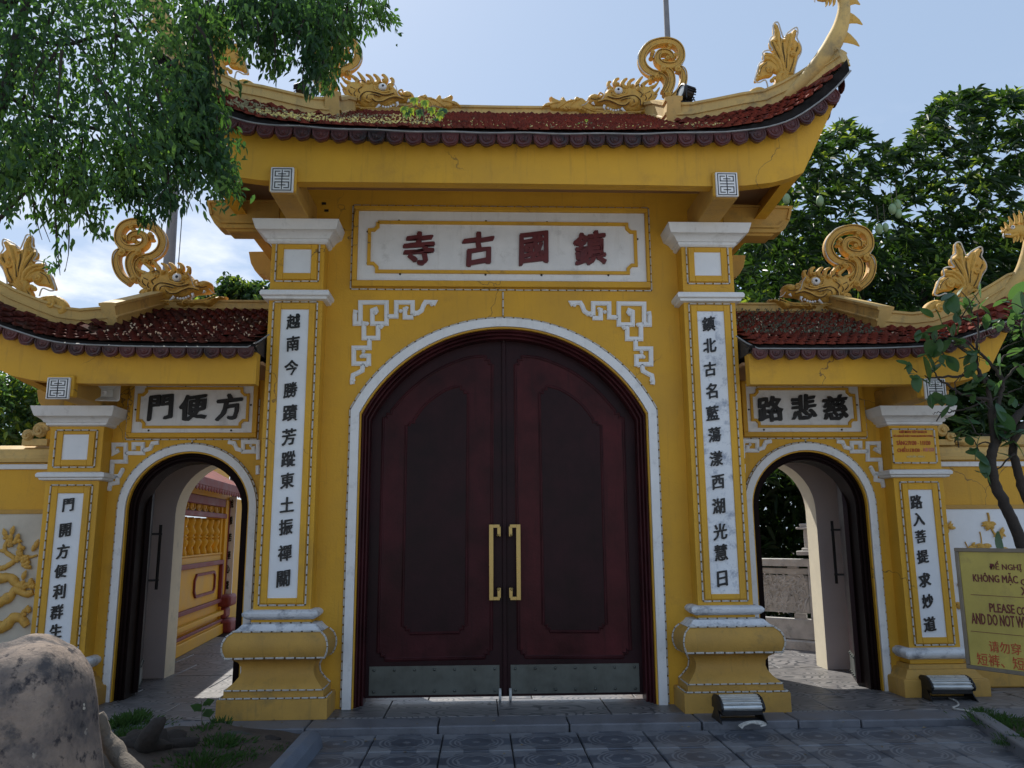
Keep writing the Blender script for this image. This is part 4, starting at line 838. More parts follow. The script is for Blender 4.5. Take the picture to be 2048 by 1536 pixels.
# ridges
rb = MB(); ridge_bar(rb, [(-1.74, .9, 6.43), (-.9, .9, 6.425), (0, .9, 6.42), (.9, .9, 6.425), (1.74, .9, 6.43)], .16, .20); rb.build('main_ridge', ridge_m, G)
MB().box(-1.72, 1.72, .84, .96, 6.1, 6.44).build('ridge_core', ridge_m, G)
for s in (-1, 1):
    def SX(P): return [(s*p[0], p[1], p[2]) for p in P]
    rb = MB(); h0 = hipM[0]
    ridge_bar(rb, SX([(1.78, .93, 6.46), (1.80, .5, 6.24), (1.83, .1, 5.99), (h0[0]-.02, h0[1]-.03, h0[2]-.02)]), .15, .26); rb.build('descending_ridge', ridge_m, G)
    rb = MB(); ridge_bar(rb, SX([(1.78, .87, 6.46), (1.80, 1.3, 6.24), (1.83, 1.7, 5.99), (h0[0]-.02, 1.8-h0[1], h0[2]-.02)]), .15, .26); rb.build('descending_ridge', ridge_m, G)
    path = [(h0[0]-.06, h0[1]+.06, h0[2]+.0)]+[(p[0], p[1]+.02, p[2]-.02) for p in hipM[3::3]]
    hs = list(np.interp(range(len(path)), [0, len(path)-1], [.21, .15]))
    rb = MB(); ridge_bar(rb, SX(path), .13, hs); rb.build('corner_ridge', ridge_m, G)
    rb = MB(); ridge_bar(rb, SX([(p[0], 1.8-p[1], p[2]) for p in path]), .13, hs); rb.build('corner_ridge', ridge_m, G)
    TRing = lambda x, y: (lambda P: (P[0], P[2]))(at(1060+(1220+(x-1135)*.8015)/5.689, 60+(115+(y-160)*.804)/5.689, .88))
    THead = lambda x, y: (lambda P: (P[0], P[2]))(at(1060+(1125+(x-1135)*.83)/5.689, 60+(118+(y-160)*.800)/5.689, .88))
    spiral_tail('curled_tail', G, TRing, .88, s < 0, .95)
    dragon_head('dragon_head', G, THead, .88, None, s < 0, .92)
    lf = MB(); T1 = TR(1060, 60, 5.689, .88)
    C = lambda *p: [T1(*q) for q in p]
    relief(lf, C((640,850),(600,815),(550,800),(510,790),(490,820),(440,820),(420,850),(380,800),(350,790),(340,830),(290,820),(240,790),(215,795),(240,850),(180,860),(130,900),(120,935),(200,925),(250,950),(330,950),(380,960),(500,955),(620,960),(760,950)), .86, .08, .03, .018)
    for pts in (((180,910),(260,880),(330,870)), ((300,940),(360,900),(430,860),(520,850)), ((430,950),(470,880),(560,830)), ((560,950),(600,890),(640,860))):
        lf.tube([(p[0], .78, p[1]) for p in smooth_path(C(*pts), 4)], .012, 6)
    q = T1(400, 930); spiral(lf, q, .04, .80, .03, 1.3)
    if s < 0: mirror(lf)
    lf.build('leaf_scroll', orn, G, smooth=50)
    TFm = lambda x, y: (lambda P: (P[0], P[2]))(at(1400+(545+(x-790)*.67)/5.12, (838+(y-1290)*.85)/5.12, -.47))
    flame_fin('flame_tail', G, TFm, -.47, s < 0, .72)
    neck = [at(px_, py_, Y) for px_, py_, Y in ((1560,206,-.66), (1590,180,-.76), (1620,150,-.85), (1648,116,-.95), (1669,82,-1.0), (1683,48,-1.03), (1688,14,-1.05), (1682,-14,-1.05), (1668,-28,-1.05))]
    corner_dragon(G, neck, [.055, .065, .078, .088, .088, .075, .06, .055, .06], at(1655, -10, -1.05), s < 0, .62)
# door leaves
LEAFY = .25
def dz(pts, org, k): return [(lambda P: (P[0]-.0, P[2]))(at(org[0]+x/k, org[1]+y/k, LEAFY-.02)) for x, y in pts]
o5, k5, o4, k4 = (680, 380), 2.926, (880, 1160), 4.086
arcO = smooth_path([(1065,972),(1160,982),(1250,1012),(1340,1054),(1430,1112),(1520,1190),(1610,1292)], 4)
outer = dz([(1026,1018),(1045,1018),(1045,994),(1065,994)]+[tuple(p) for p in arcO]+[(1610,1310),(1635,1310),(1635,1330),(1656,1330)], o5, k5)+dz([(1556,572),(1530,572),(1530,598),(1503,598),(1503,630),(695,630),(695,600),(670,600),(670,572),(645,572)], o4, k4)
arcI = smooth_path([(1210,1146),(1280,1165),(1350,1205),(1420,1262),(1480,1342)], 4)
inner = dz([(1168,1188),(1190,1188),(1190,1167),(1210,1167)]+[tuple(p) for p in arcI]+[(1480,1360),(1505,1360),(1505,1376),(1526,1376)], o5, k5)+dz([(1358,362),(1330,362),(1330,388),(1302,388),(1302,420),(900,420),(900,392),(875,392),(875,365),(847,365)], o4, k4)
leafA = arch(1.405, 2.76, 3.62, 40)
for s in (-1, 1):
    hp = [p for p in leafA if p[0] >= 0]; hp = [(.004, 3.62)]+[(p[0]-.006, max(p[1], .045)) for p in hp if p[0] > .02]; hp += [(.004, .045)]
    d = MB(); d.prism([(s*p[0], p[1]) for p in hp], LEAFY, LEAFY+.06); dl = d.build('door_leaf', wood_dk, G, bevel=.004)
    md = MB(); md.prism([(s*p[0], p[1]) for p in outer], LEAFY-.006, LEAFY+.01); md.build('door_field', wood_red if s > 0 else wood, dl)
    md = MB(); md.prism([(s*p[0], p[1]) for p in inner], LEAFY-.014, LEAFY+.004); md.build('door_panel', wood_dk, dl)
    for nm, pp, yy in (('outer_moulding', outer, LEAFY-.006), ('inner_moulding', inner, LEAFY-.012)):
        md = MB(); md.tube([(s*p[0], yy-.002, p[1]) for p in pp+pp[:1]], .011, 6); md.tube([(s*(p[0]), yy, p[1]) for p in pp+pp[:1]], .019, 4, .35); md.build(nm, wood, dl, smooth=50)
    kx0, kx1, kz0, kz1 = .055, 1.318, at(1000, 1388, .24)[2], at(1000, 1330, .24)[2]
    kp = MB().box(min(s*kx0, s*kx1), max(s*kx0, s*kx1), LEAFY-.010, LEAFY+.001, kz0, kz1).build('kick_plate', steel, dl)
    for i in range(7):
        for zz_ in (kz0+.035, kz1-.035):
            st = MB().ball((s*(kx0+.045+i*(kx1-kx0-.09)/6), LEAFY-.014, zz_), .014, 8, (1, .8, 1)).build('stud', steel, kp, smooth=180)
    xh = s*.135; z0, z1 = at(985, 1200, .2)[2], at(985, 1049, .2)[2]
    hd = MB(); yh = LEAFY-.10
    hd.box(xh-.022, xh+.022, yh-.012, yh+.012, z0, z1)
    for zt, sg in ((z1, -1), (z0, 1)):
        a, b = sorted((xh, xh-s*.085)); hd.box(a, b, yh-.011, yh+.011, min(zt, zt+sg*.035), max(zt, zt+sg*.035))
        a, b = sorted((xh-s*.060, xh-s*.095)); hd.box(a, b, yh-.010, yh+.010, min(zt+sg*.02, zt+sg*.12), max(zt+sg*.02, zt+sg*.12))
        hd.lathe([(.018, 0), (.018, .09)], (xh-s*.072, yh+.09, zt+sg*.105), 8, 'y'); hd.ball((xh-s*.072, yh-.014, zt+sg*.105), .013, 8)
    hd.build('door_handle', brass, dl, bevel=.003)
    wl = MB().lathe([(.058, -.012), (.062, -.006), (.062, .006), (.058, .012)], (s*.05, LEAFY-.02, .062), 14, 'x'); wl.build('castor', grey_pl, dl, smooth=40)
ast = MB().box(-.022, .022, LEAFY-.022, LEAFY-.0005, .05, 3.58); ast.build('meeting_stile', wood_dk, G, bevel=.006)
# ================================================================== side gates
def side_gate(s, label, plq, col, worn):
    CX = 3.25*s; g = thing('side_gate', label, 'gate', (CX, 1.3, 0), group='side gates flanking the main gate')
    x0, x1 = sorted((2.34*s, 4.60*s))
    AO = arch(.70, 1.87, 2.535, 28, CX, 0, True); AI = arch(.628, 1.87, 2.462, 28, CX, 0, True)
    w = MB(); wall_arch(w, x0, x1, 0, 3.32, .5, .80, AI); ap_loft(w, [(AI, .5), (AI, .80)]); w.build('front_wall', yellow, g)
    AR = arch(.60, 1.85, 2.47, 26, CX, 0, True)
    w = MB(); wall_arch(w, x0, x1, 0, 3.32, 1.79, 2.10, AR); w.build('rear_wall', pink, g)
    w = MB(); ap_loft(w, [(AR, 1.7895), (AR, 2.1005)]); w.build('rear_reveal', cream, g, smooth=30)
    w = MB(); a, b = sorted((s*4.48, s*4.598)); w.box(a, b, .802, 1.788, 0, 3.3); w.build('side_wall', pink, g)
    MB().box(x0+.01, x1-.01, .802, 1.788, 3.2, 3.3).build('ceiling', pink, g)
    w = MB(); ap_loft(w, [(AO, .502), (AO, .470), (AI, .470), (AI, .504)]); w.build('white_arch_band', white, g, smooth=30)
    A1 = arch(.625, 1.865, 2.459, 28, CX, 0, True); A2 = arch(.612, 1.86, 2.446, 28, CX, 0, True)
    w = MB(); ap_loft(w, [(A1, .490), (A2, .490), (A2, .56)]); w.build('arch_reveal', yellow, g, smooth=30)
    sp = [(arch(.612+dh, 1.86, 2.446+dh, 28, CX, 0, True), y) for dh, y in ((0, .535), (-.03, .525), (-.034, .55), (-.06, .545), (-.064, .575), (-.085, .57), (-.09, .82))]
    w = MB(); ap_loft(w, sp); w.build('door_frame', wood_blk, g, smooth=30)
    strip(g, [(CX+(p[0]-CX)*1.015, .49, p[1]+.010) for p in AO], seg=.06); strip(g, [(CX, .49, 2.55), (CX, .49, 2.585)])
    # name panel
    a, b = CX-.675, CX+.665; strip(g, [(a-.01, .49, 2.588), (b+.01, .49, 2.588)]); strip(g, [(a-.01, .49, 2.588), (a-.01, .49, 3.02)]); strip(g, [(b+.01, .49, 2.588), (b+.01, .49, 3.02)])
    f = MB()
    for q in ((a, b, 2.605, 2.655), (a, a+.05, 2.6551, 3.2), (b-.05, b, 2.6551, 3.2)): f.box(q[0], q[1], .455, .51, q[2], q[3])
    f.build('panel_frame', yellow, g, bevel=.006)
    pl = MB().box(a+.049, b-.049, .478, .505, 2.6545, 3.18).build('name_plaque', white, g)
    f = MB(); o_ = octframe(a+.105, b-.105, 2.715, 3.125, .07); ribbon(f, o_+o_[:1], .028, .478, .020); f.build('notched_frame', yellow, pl)
    for ch, (px_, py_) in zip(plq[0], plq[1]):
        X, _, Z = at(px_, py_, .47); put_text(pl, ch, black, X, .476, Z, .285, d=.018, bold=.042, rough=.016, shear=.12)
    bo = MB()
    for dx, dz_ in ((-.5, 3.155), (-.1, 3.155), (.45, 3.155), (-.45, 2.68), (.4, 2.68), (-.6, 2.9), (.59, 2.95)): bo.ball((CX+dx, .475, dz_), .011, 6)
    bo.build('fixing_screws', black, pl)
    # frets: outer one traced on the left gate, inner one shorter
    T = TR(0, 850, 2.926, .5); LC = -3.25
    FPs = [[(700,148),(668,165),(668,115),(738,115),(738,215),(660,215),(654,300),(700,300),(722,258)], [(690,300),(690,338),(648,345),(640,385)], [(738,165),(838,165),(838,112),(785,112),(785,148)], [(838,150),(880,140),(895,108),(932,103)]]
    FBs = [(690,150,9),(785,140,9),(722,262,10),(645,380,8),(890,120,7)]
    fret(g, T, FPs, FBs, .5, .042, 8.45/1600/2.926, s > 0, 0, white)
    T2 = TR(1348, 850, 2.926, .5)
    FPr = [[(402,195),(402,95),(485,95),(485,150),(425,150),(430,120)], [(485,145),(520,135),(535,100),(568,95)], [(405,230),(405,280)]]
    fret(g, T2, FPr, [(440,118,9),(540,110,7)], .5, .042, 8.45/1600/2.926, s < 0, 0, white)
    gate_pillar(g, 4.34*s, main=False, plaque=col, zsq=(s < 0), worn=False)
    # bracket
    cx = s*4.165 if s < 0 else 4.165
    MB().box(cx-.115, cx+.115, -.36, .5, 2.893, 3.10).build('bracket_beam', yellow_old, g, bevel=.012)
    MB().box(cx-.125, cx+.125, -.455, -.361, 2.88, 3.085).build('bracket_collar', yellow, g, bevel=.012)
    long_life(g, cx, -.456, 2.852, 3.055, .104)
    P = [(4.61, 3.12), (4.61, 2.893), (4.78, 2.893), (4.83, 2.93), (4.88, 2.99), (4.91, 3.12)]
    sb = MB(); sb.prism([(s*x, z) for x, z in P], .52, .72); sb.build('side_beam', yellow_old, g, bevel=.008)
    # roof
    E0 = [(2.37, -.5, 3.372), (3.3, -.5, 3.374), (3.98, -.5, 3.395), (4.26, -.5, 3.43), (4.5, -.5, 3.50), (4.75, -.505, 3.585), (5.1, -.51, 3.735), (5.3, -.515, 3.86), (5.45, -.52, 4.0)]
    Es = [tuple(p) for p in smooth_path(E0, 5)]; E = sym(lambda x: (x,)+tuple(lerpc(Es, x)[1:]))
    hp = [tuple(at(*q)) for q in ((1765,652,.15), (1844,656,-.02), (1895,641,-.13), (1963,613,-.26), (2015,582,-.36), (2045,564,-.42))]+[(5.40, -.50, 4.03)]
    hp = [tuple(p) for p in smooth_path(hp, 4)]; XE = 3.96
    def T0(x):
        if x <= XE: return (x, 1.1, 4.15)
        if x <= hp[0][0]: t = (x-XE)/(hp[0][0]-XE); return (x, 1.1+(hp[0][1]-1.1)*t, 4.15+(hp[0][2]-4.15)*t)
        return (x,)+tuple(lerpc(hp, x)[1:])
    Tt = sym(T0); xs2 = [s*(2.37+(5.43-2.37)*i/50) for i in range(51)]
    roof_body(g, E, Tt, xs2, 1.2, .06, mortar)
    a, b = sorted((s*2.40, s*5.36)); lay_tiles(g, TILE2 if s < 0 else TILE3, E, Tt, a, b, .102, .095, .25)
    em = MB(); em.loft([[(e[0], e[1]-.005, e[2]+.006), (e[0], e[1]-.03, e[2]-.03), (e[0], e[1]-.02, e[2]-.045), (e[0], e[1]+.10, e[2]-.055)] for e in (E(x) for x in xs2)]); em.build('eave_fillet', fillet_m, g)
    x = 2.45
    while x < 5.4:
        e = E(s*x); e2 = E(s*(x+.02)); sl = s*math.atan2(e2[2]-e[2], .02)
        inst('eave_tile', ANTE, Matrix.Translation((s*x, -.515, e[2]-.046)) @ Matrix.Rotation(-sl, 4, 'Y') @ Matrix.Scale(.92, 4) @ Matrix.Rotation(.1, 4, 'X'), g); x += .156*math.cos(sl)
    rp = MB(); rp.tube([(s*2.30, -.30, 3.52), (s*2.36, -.42, 3.42), (s*2.42, -.53, 3.345)]+[(e[0], e[1]-.045, e[2]-.036) for e in (E(x) for x in xs2[1:])], .008, 6); rp.build('rope_light', wire_g, g, smooth=60)
    FBt = lambda x: E(s*x)[2]-.04
    pb = [(2.372, 3.008), (3.9, 3.010), (4.2, 3.016), (4.45, 3.045), (4.64, 3.085), (4.76, 3.145)]
    poly = pb+[(5.06, 3.64)]+[(x, FBt(x)) for x in (5.0, 4.8, 4.6, 4.4, 4.2, 3.9, 3.0, 2.372)]
    MB().prism([(s*x, z) for x, z in poly], -.42, -.30).build('front_fascia', yellow, g)
    MB().prism([(s*x, z) for x, z in poly], 2.65, 2.77).build('rear_fascia', yellow, g)
    sf = MB(); sf.loft([[(s*(4.68+dx), y, 3.16+dz_), (s*(4.80+dx), y, 3.16+dz_), (s*(5.08+dx), y, 3.64+dz_), (s*(4.96+dx), y, 3.64+dz_)] for y, dx, dz_ in ((-.298, -.03, -.02), (0, -.04, -.06), (.5, -.06, -.1), (2.0, -.06, -.1), (2.64, 0, 0))]); sf.build('side_fascia', yellow, g)
    MB().box(*sorted((s*2.345, s*4.68)), -.299, 2.6, 3.22, 3.25).build('soffit', soffit_m, g)
    rb = MB(); ridge_bar(rb, [(s*2.36, 1.2, 4.13), (s*3.2, 1.2, 4.13), (s*4.0, 1.2, 4.14)], .15, .16); rb.build('main_ridge', ridge_m, g)
    MB().box(*sorted((s*2.37, s*3.95)), 1.14, 1.26, 3.9, 4.16).build('ridge_core', ridge_m, g)
    SX = lambda P: [(s*p[0], p[1], p[2]) for p in P]; h0 = hp[0]
    rb = MB(); ridge_bar(rb, SX([(3.97, 1.22, 4.20), (3.99, .7, 3.98), (h0[0]-.01, h0[1]-.04, h0[2]-.02)]), .15, .22); rb.build('descending_ridge', ridge_m, g)
    rb = MB(); ridge_bar(rb, SX([(3.97, 1.18, 4.20), (3.99, 1.7, 3.98), (h0[0]-.01, 2.4-h0[1], h0[2]-.02)]), .15, .22); rb.build('descending_ridge', ridge_m, g)
    path = [(h0[0]-.06, h0[1]+.06, h0[2])]+[(p[0], p[1]+.02, p[2]-.02) for p in hp[3::3]]; hs = list(np.interp(range(len(path)), [0, len(path)-1], [.19, .14]))
    for mir in (0, 1):
        rb = MB(); ridge_bar(rb, SX([(p[0], 2.4-p[1] if mir else p[1], p[2]) for p in path]), .13, hs); rb.build('corner_ridge', ridge_m, g)
    T5 = TR(1480, 430, 6.827, 1.18); spiral_tail('curled_tail', g, T5, 1.18, s < 0, 1.0); dragon_head('dragon_head', g, T5, 1.18, None, s < 0, 1.0)
    T6 = TR(1748, 400, 6.827, -.05); flame_fin('flame_tail', g, T6, -.05, s < 0, .80)
    neck = [at(*q) for q in ((1940,640,-.22), (1985,610,-.30), (2019,580,-.38), (2041,547,-.44), (2052,515,-.47), (2058,485,-.48), (2056,468,-.48))]
    corner_dragon(g, neck, [.05, .062, .068, .066, .06, .055, .06], at(2030, 462, -.48), s < 0, .60)
    corner_dragon(g, [(p[0], 2.4-p[1], p[2]) for p in neck], [.05, .062, .068, .066, .06, .055, .06], (lambda q: (q[0], 2.4-q[1], q[2]))(at(2030, 462, -.48)), s < 0, .60)
    # inward-opened door leaves
    for hs_ in (-1, 1):
        hx = CX+hs_*.52; nn = 12
        pts = [(0, .03), (.52, .03)]+[(.52*math.cos(math.pi/2*i/nn), 1.86+.56*math.sin(math.pi/2*i/nn)) for i in range(0)]
        top = [(.52*(i/nn), 1.86+.58*math.sqrt(max(0, 1-(1-i/nn)**2))) for i in range(nn+1)]
        poly = [(0, .03)]+top+[(.52, .03)]; a = math.radians(109 if (hs_*s > 0) else 97)
        L = []
        for th in (0, .045):
            L.append([(hx-hs_*(p*math.cos(a)+th*math.sin(a)), .76+p*math.sin(a)-th*math.cos(a), z) for p, z in poly])
        dl = MB().loft(L).build('door_leaf', wood_blk if s < 0 else wood_dk, g)
        def lp_(p, th, z): return (hx-hs_*(p*math.cos(a)+th*math.sin(a)), .76+p*math.sin(a)-th*math.cos(a), z)
        hb = MB(); hb.tube([lp_(.46, .13, 1.02), lp_(.46, .13, 1.72)], .017, 4, up=(0, 1, .01))
        for zz_ in (1.12, 1.62): hb.tube([lp_(.46, .15, zz_), lp_(.46, .04, zz_)], .012, 6)
        hb.build('door_handle', dark_metal, dl)
        kp = MB(); kp.loft([[lp_(p, th, z) for p, z in ((.04, .06), (.49, .06), (.49, .30), (.04, .30))] for th in (.046, .052)]); kp_ = kp.build('kick_plate', steel, dl)
        st = MB()
        for i in range(4):
            for zz_ in (.085, .275): st.ball(lp_(.07+i*.13, .055, zz_), .012, 7)
        st.build('studs', steel, kp_)
    return g
SGL = side_gate(-1, 'yellow left side gate with open arched door and two leaf-littered dark roof slopes', ('門便方', ((321,815), (387,814), (458,814))),
    ('門開方便利群生', ((137,1010), (131,1060), (126,1103), (122,1142), (119,1183), (114,1224), (112,1262)), .142), False)
SGL['label'] = 'yellow left side gate, open arch beside the boulder, dark littered roof'
SGR = side_gate(1, 'yellow right side gate, open arch beside the stone balustrade, red tiled roof', ('路悲慈', ((1540,818), (1607,814), (1670,815))),
    ('路入菩提求妙道', ((1832,1004), (1837,1038), (1841,1073), (1845,1113), (1849,1160), (1855,1202), (1859,1248)), .142), False)
# ================================================================== boundary walls
def relief_leaf(mb, c, ang, l, w, y):
    d = np.array([math.cos(ang), math.sin(ang)]); 
    mb.tube([(c[0]+d[0]*l*t, y-.012-.01*math.sin(math.pi*t), c[1]+d[1]*l*t) for t in (0, .25, .55, .85, 1)], [w*.35, w*.9, w, w*.5, .003], 6, .6)
def boundary(s, label):
    w = thing('boundary_wall', label, 'wall', (s*6.5, .75, 0), group='yellow walls either side of the gates')
    a, b = sorted((s*4.6, s*11)); MB().box(a, b, .62, .90, 0, 2.36).build('wall_body', yellow, w)
    f = MB(); px0, px1 = s*4.75, s*5.66
    # recess frame around relief panel
    pw = MB().box(min(px0, px1), max(px0, px1), .600, .621, .35, 1.83).build('relief_panel', white_plq if s > 0 else mat('dim_beige_plaster', (.54, .50, .42), .8, .15, 3., .2, 50.), w)
    f.box(min(px0, s*5.75), max(px0, s*5.75), .590, .62, 1.832, 1.875); a2, b2 = sorted((s*5.662, s*5.75)); f.box(a2, b2, .590, .62, .30, 1.831); f.box(min(px0, s*5.66), max(px0, s*5.66), .590, .62, .26, .348)
    f.build('panel_frame', yellow_old, w)
    MB().box(a, b, .595, .93, 2.29, 2.345).build('white_string_course', white, w, bevel=.006)
    c_ = MB(); c_.loft([[(x, .56, 2.362), (x, .55, 2.40), (x, .58, 2.44), (x, .60, 2.50), (x, .70, 2.545), (x, .76, 2.555), (x, .82, 2.545), (x, .92, 2.50), (x, .94, 2.44), (x, .97, 2.40), (x, .96, 2.362)] for x in (a, b)]); c_.build('coping', ridge_m, w)
    MB().box(a, b, .55, .62, 0, .22).build('plinth', yellow_old, w, bevel=.02)
    sc_ = MB()
    if s > 0:
        for i in range(3):
            X, _, Z = at(1895-40*i+20*0, 875, .65)
        for (px_, py_), r in (((1897, 875), .055), ((1880, 862), .07)):
            X, _, Z = at(px_, py_, .62); spiral(sc_, (X, Z), r, .60, .04, 1.5)
        X0 = at(1868, 880, .62)[0]; X1 = at(1905, 884, .62)[0]; Z0 = at(1880, 885, .62)[2]; sc_.box(X0, X1, .58, .66, Z0-.03, Z0+.03)
        relief(sc_, [at(q[0], q[1], .62)[[0, 2]] for q in ((1905,880),(1930,874),(1990,872),(2060,870),(2060,893),(1960,893),(1920,890))], .64, .06, .04, .03)
    else:
        for (px_, py_), r in (((85, 862), .08), ((60, 872), .06)):
            X, _, Z = at(px_, py_, .62); spiral(sc_, (X, Z), r, .60, .05, 1.3)
        X0 = at(48, 885, .62)[0]; X1 = at(98, 885, .62)[0]; Z0 = at(70, 885, .62)[2]; sc_.box(X0, X1, .58, .66, Z0-.035, Z0+.035)
    sc_.build('cloud_scroll', ridge_m, w, smooth=50)
    r_ = MB()
    if s > 0:                                            # chrysanthemum-like sprays
        T = TR(1848, 920, 7.68, .60); stems = [((970,810),(990,880),(1000,980),(1060,1110),(1140,1230),(1160,1340)), ((850,1100),(870,1180),(880,1280)), ((625,1255),(660,1330),(680,1380)), ((1160,1340),(1100,1500),(980,1800),(760,2000),(640,2350)), ((1160,1340),(1260,1400),(1400,1500))]
        for p in stems: r_.tube([(q[0], .592, q[1]) for q in smooth_path([T(*a) for a in p], 4)], .012 if len(p) > 4 else .006, 6)
        for (x_, y_), r, n in (((990,960), .085, 13), ((900,1300), .085, 13), ((1150,1120), .075, 9), ((720,1320), .06, 9), ((1180,1360), .07, 8), ((610,1400), .07, 10), ((350,1040), .08, 9), ((600,1900), .07, 10), ((560,2200), .075, 10), ((980,1650), .09, 12), ((1250,1500), .08, 10)):
            c0 = T(x_, y_)
            for i in range(n): relief_leaf(r_, c0, -math.pi*(.02+.96*i/(n-1))+random.uniform(-.1, .1) if n != 9 else random.uniform(-3, 1.2), r*random.uniform(.8, 1.15), .017, .60)
    else:                                                # old blossom tree
        T = TR(0, 980, 5.297, .60)
        for p, w_ in ((((-200,800),(0,830),(90,800),(160,730),(60,650),(70,560),(110,530)), .028), (((150,730),(230,700),(330,710),(400,690)), .018), (((-200,950),(0,940),(120,930),(200,1010),(300,1010),(370,980)), .05), (((-200,1250),(0,1190),(120,1120),(170,1050),(280,1100),(360,1080)), .055), (((-100,1480),(60,1440),(140,1360),(230,1360),(290,1440)), .06), (((60,650),(0,640),(-60,660)), .02)):
            pp = smooth_path([T(*a) for a in p], 4); n = len(pp); r_.tube([(q[0], .592, q[1]) for q in pp], [w_*(1.1-.5*i/n)*random.uniform(.85, 1.15) for i in range(n)], 7, .8)
        for x_, y_, r in ((110,540,.06), (180,520,.05), (210,700,.055), (260,750,.06), (300,780,.045), (250,1000,.05), (330,1000,.05), (90,500,.03), (300,1290,.05), (230,640,.03)):
            c0 = T(x_, y_)
            for i in range(7): relief_leaf(r_, (c0[0]+random.uniform(-.02, .02), c0[1]+random.uniform(-.02, .02)), random.uniform(0, 6.3), r, .024, .595)
        for x_, y_, a_ in ((130,480,1.4), (80,500,2.0), (230,660,1.8), (350,650,1.1), (250,950,1.3), (380,620,1.3)): relief_leaf(r_, T(x_, y_), a_, .10, .026, .595)
    r_.build('carved_branch', orn, pw, smooth=60)
    return w
boundary(-1, 'yellow wall left of the gates with carved blossom branch, behind the boulder')
boundary(1, 'yellow wall right of the gates with carved flower sprays on white, behind the notice')
# ================================================================== seen through the left arch: temple wall
A_, B_ = np.array([-4.33, 2.9]), np.array([-4.66, 6.55])
tv = (B_-A_)/np.linalg.norm(B_-A_); nvv = np.array([tv[1], -tv[0]])
if nvv[0] < 0: nvv = -nvv
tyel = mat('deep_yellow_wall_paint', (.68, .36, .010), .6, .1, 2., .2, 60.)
tw = thing('temple_wall', 'yellow and oxblood temple wall with balusters, seen through the left side arch', 'wall', (-4.5, 4.5, 0))
def LW(mb):                                              # local (s along, out, z) -> world
    mb.v = [(A_[0]+tv[0]*v[0]+nvv[0]*(-v[1]), A_[1]+tv[1]*v[0]+nvv[1]*(-v[1]), v[2]) for v in mb.v]; return mb
def sz(x, y): return atp(x, y, A_, B_)
def row(y_, x_=436): return sz(x_, y_)[1]
Se = sz(437, 1200)[0]; S0 = -.8
def wb(name, m_, s0, s1, z0, z1, o0, o1, bev=.01): return LW(MB().box(s0, s1, -o1, -o0, z0, z1)).build(name, m_, tw, bevel=bev)
zt = row(997); z_l0, z_l1 = row(1026), row(1009); zr0, zr1 = row(1035), row(1028); zb0, zb1 = row(1109), row(1038)
zf1, zf0 = row(1120), row(1197); zl = row(1218); zk1, zk0 = row(1243), row(1263)
wb('lower_wall', tyel, S0, Se, .0, zb0, -.25, 0)
for a, b in ((S0, S0+.3), (Se-.12, Se)): wb('pier', tyel, a, b, zb0, zt-.001, -.24, -.001)
wb('top_band', red_p, S0, Se, zt-.13, zt, -.2, .03); wb('rail', red_p, S0, Se+.06, zr0-.01, zr1+.01, -.05, .05)
wb('plinth', tyel, S0, Se+.02, 0, .16, .0, .10); wb('plinth_course', tyel, S0, Se, .16, .24, 0, .06)
wb('cut_brick_band', mat('brown_red_brick', (.15, .04, .03), .8), S0, Se-.02, zk0, zk1, 0, .03)
ins_ = MB(); n = 20
for i in range(n):
    for j in (0, 1):
        s0 = S0+.1+i*(Se-S0-.2)/n+(.05 if j else 0); zz0 = zk0+.02+j*(zk1-zk0)*.5; ins_.box(s0, s0+.11, -.034, -.02, zz0, zz0+.035)
LW(ins_).build('brick_insets', tyel, tw)
wb('ledge_red', red_p, S0, Se, zk1+.005, zk1+.05, 0, .08); wb('ledge_yellow', tyel, S0, Se+.03, zl-.09, zl-.02, 0, .09)
wb('panel_rail_low', red_p, S0, Se, zf0-.06, zf0, 0, .06); wb('panel_rail_top', red_p, S0, Se, zf1-.07, zf1, 0, .06); wb('panel_stile', red_p, Se-.10, Se, zf0+.001, zf1-.071, 0, .06)
pi = MB(); ribbon(pi, [(Se-1.7, zf0+.22), (Se-1.6, zf0+.14), (Se-.5, zf0+.14), (Se-.42, zf0+.2), (Se-.42, zf1-.24), (Se-.5, zf1-.18), (Se-1.6, zf1-.18), (Se-1.7, zf1-.26), (Se-1.7, zf0+.2)], .04, 0, .03)
LW(pi).build('panel_moulding', red_p, tw)
bal = MB(); H = zb1-zb0
bal.lathe([(.03, 0), (.055, .03), (.05, .08), (.035, .14*H/.6), (.06, .34*H), (.062, .40*H), (.035, .46*H), (.058, .485*H), (.058, .515*H), (.035, .54*H), (.062, .60*H), (.06, .66*H), (.035, H-.14*H/.6), (.05, H-.08), (.055, H-.03), (.03, H)], (0, 0, 0), 10)
bal.v = [(v[0]*1.35, v[1]*1.35, v[2]) for v in bal.v]
bme = bpy.data.meshes.new('baluster'); bme.from_pydata(bal.v, [], bal.f); bme.materials.append(tyel); bme.polygons.foreach_set('use_smooth', [True]*len(bme.polygons)); bme.update()
s0 = Se-.30; SPC = (sz(428, 1070)[0]-sz(356, 1070)[0])/5.4
for i in range(10):
    ss = s0-i*SPC; p = A_+tv*ss-nvv*.06; inst('baluster', bme, Matrix.Translation((p[0], p[1], zb0)), tw)
wb('baluster_sill', tyel, S0, Se, zb0+.0005, zb0+.03, -.14, .02)
for i in range(10):
    ss = s0-i*SPC; dr = MB(); dr.tube([(ss+SPC*.36*math.cos(a), .05, (z_l0+z_l1)/2+(z_l1-z_l0)*.45*math.sin(a)) for a in (2*math.pi*k/12 for k in range(13))], .017, 6); dr.ball((ss, .05, (z_l0+z_l1)/2), .03, 6, (2.2, .6, 2)); LW(dr).build('pierced_ring', tyel, tw)
wb('ring_backing', dred, S0, Se-.1, z_l0-.04, z_l1+.03, -.20, -.10)
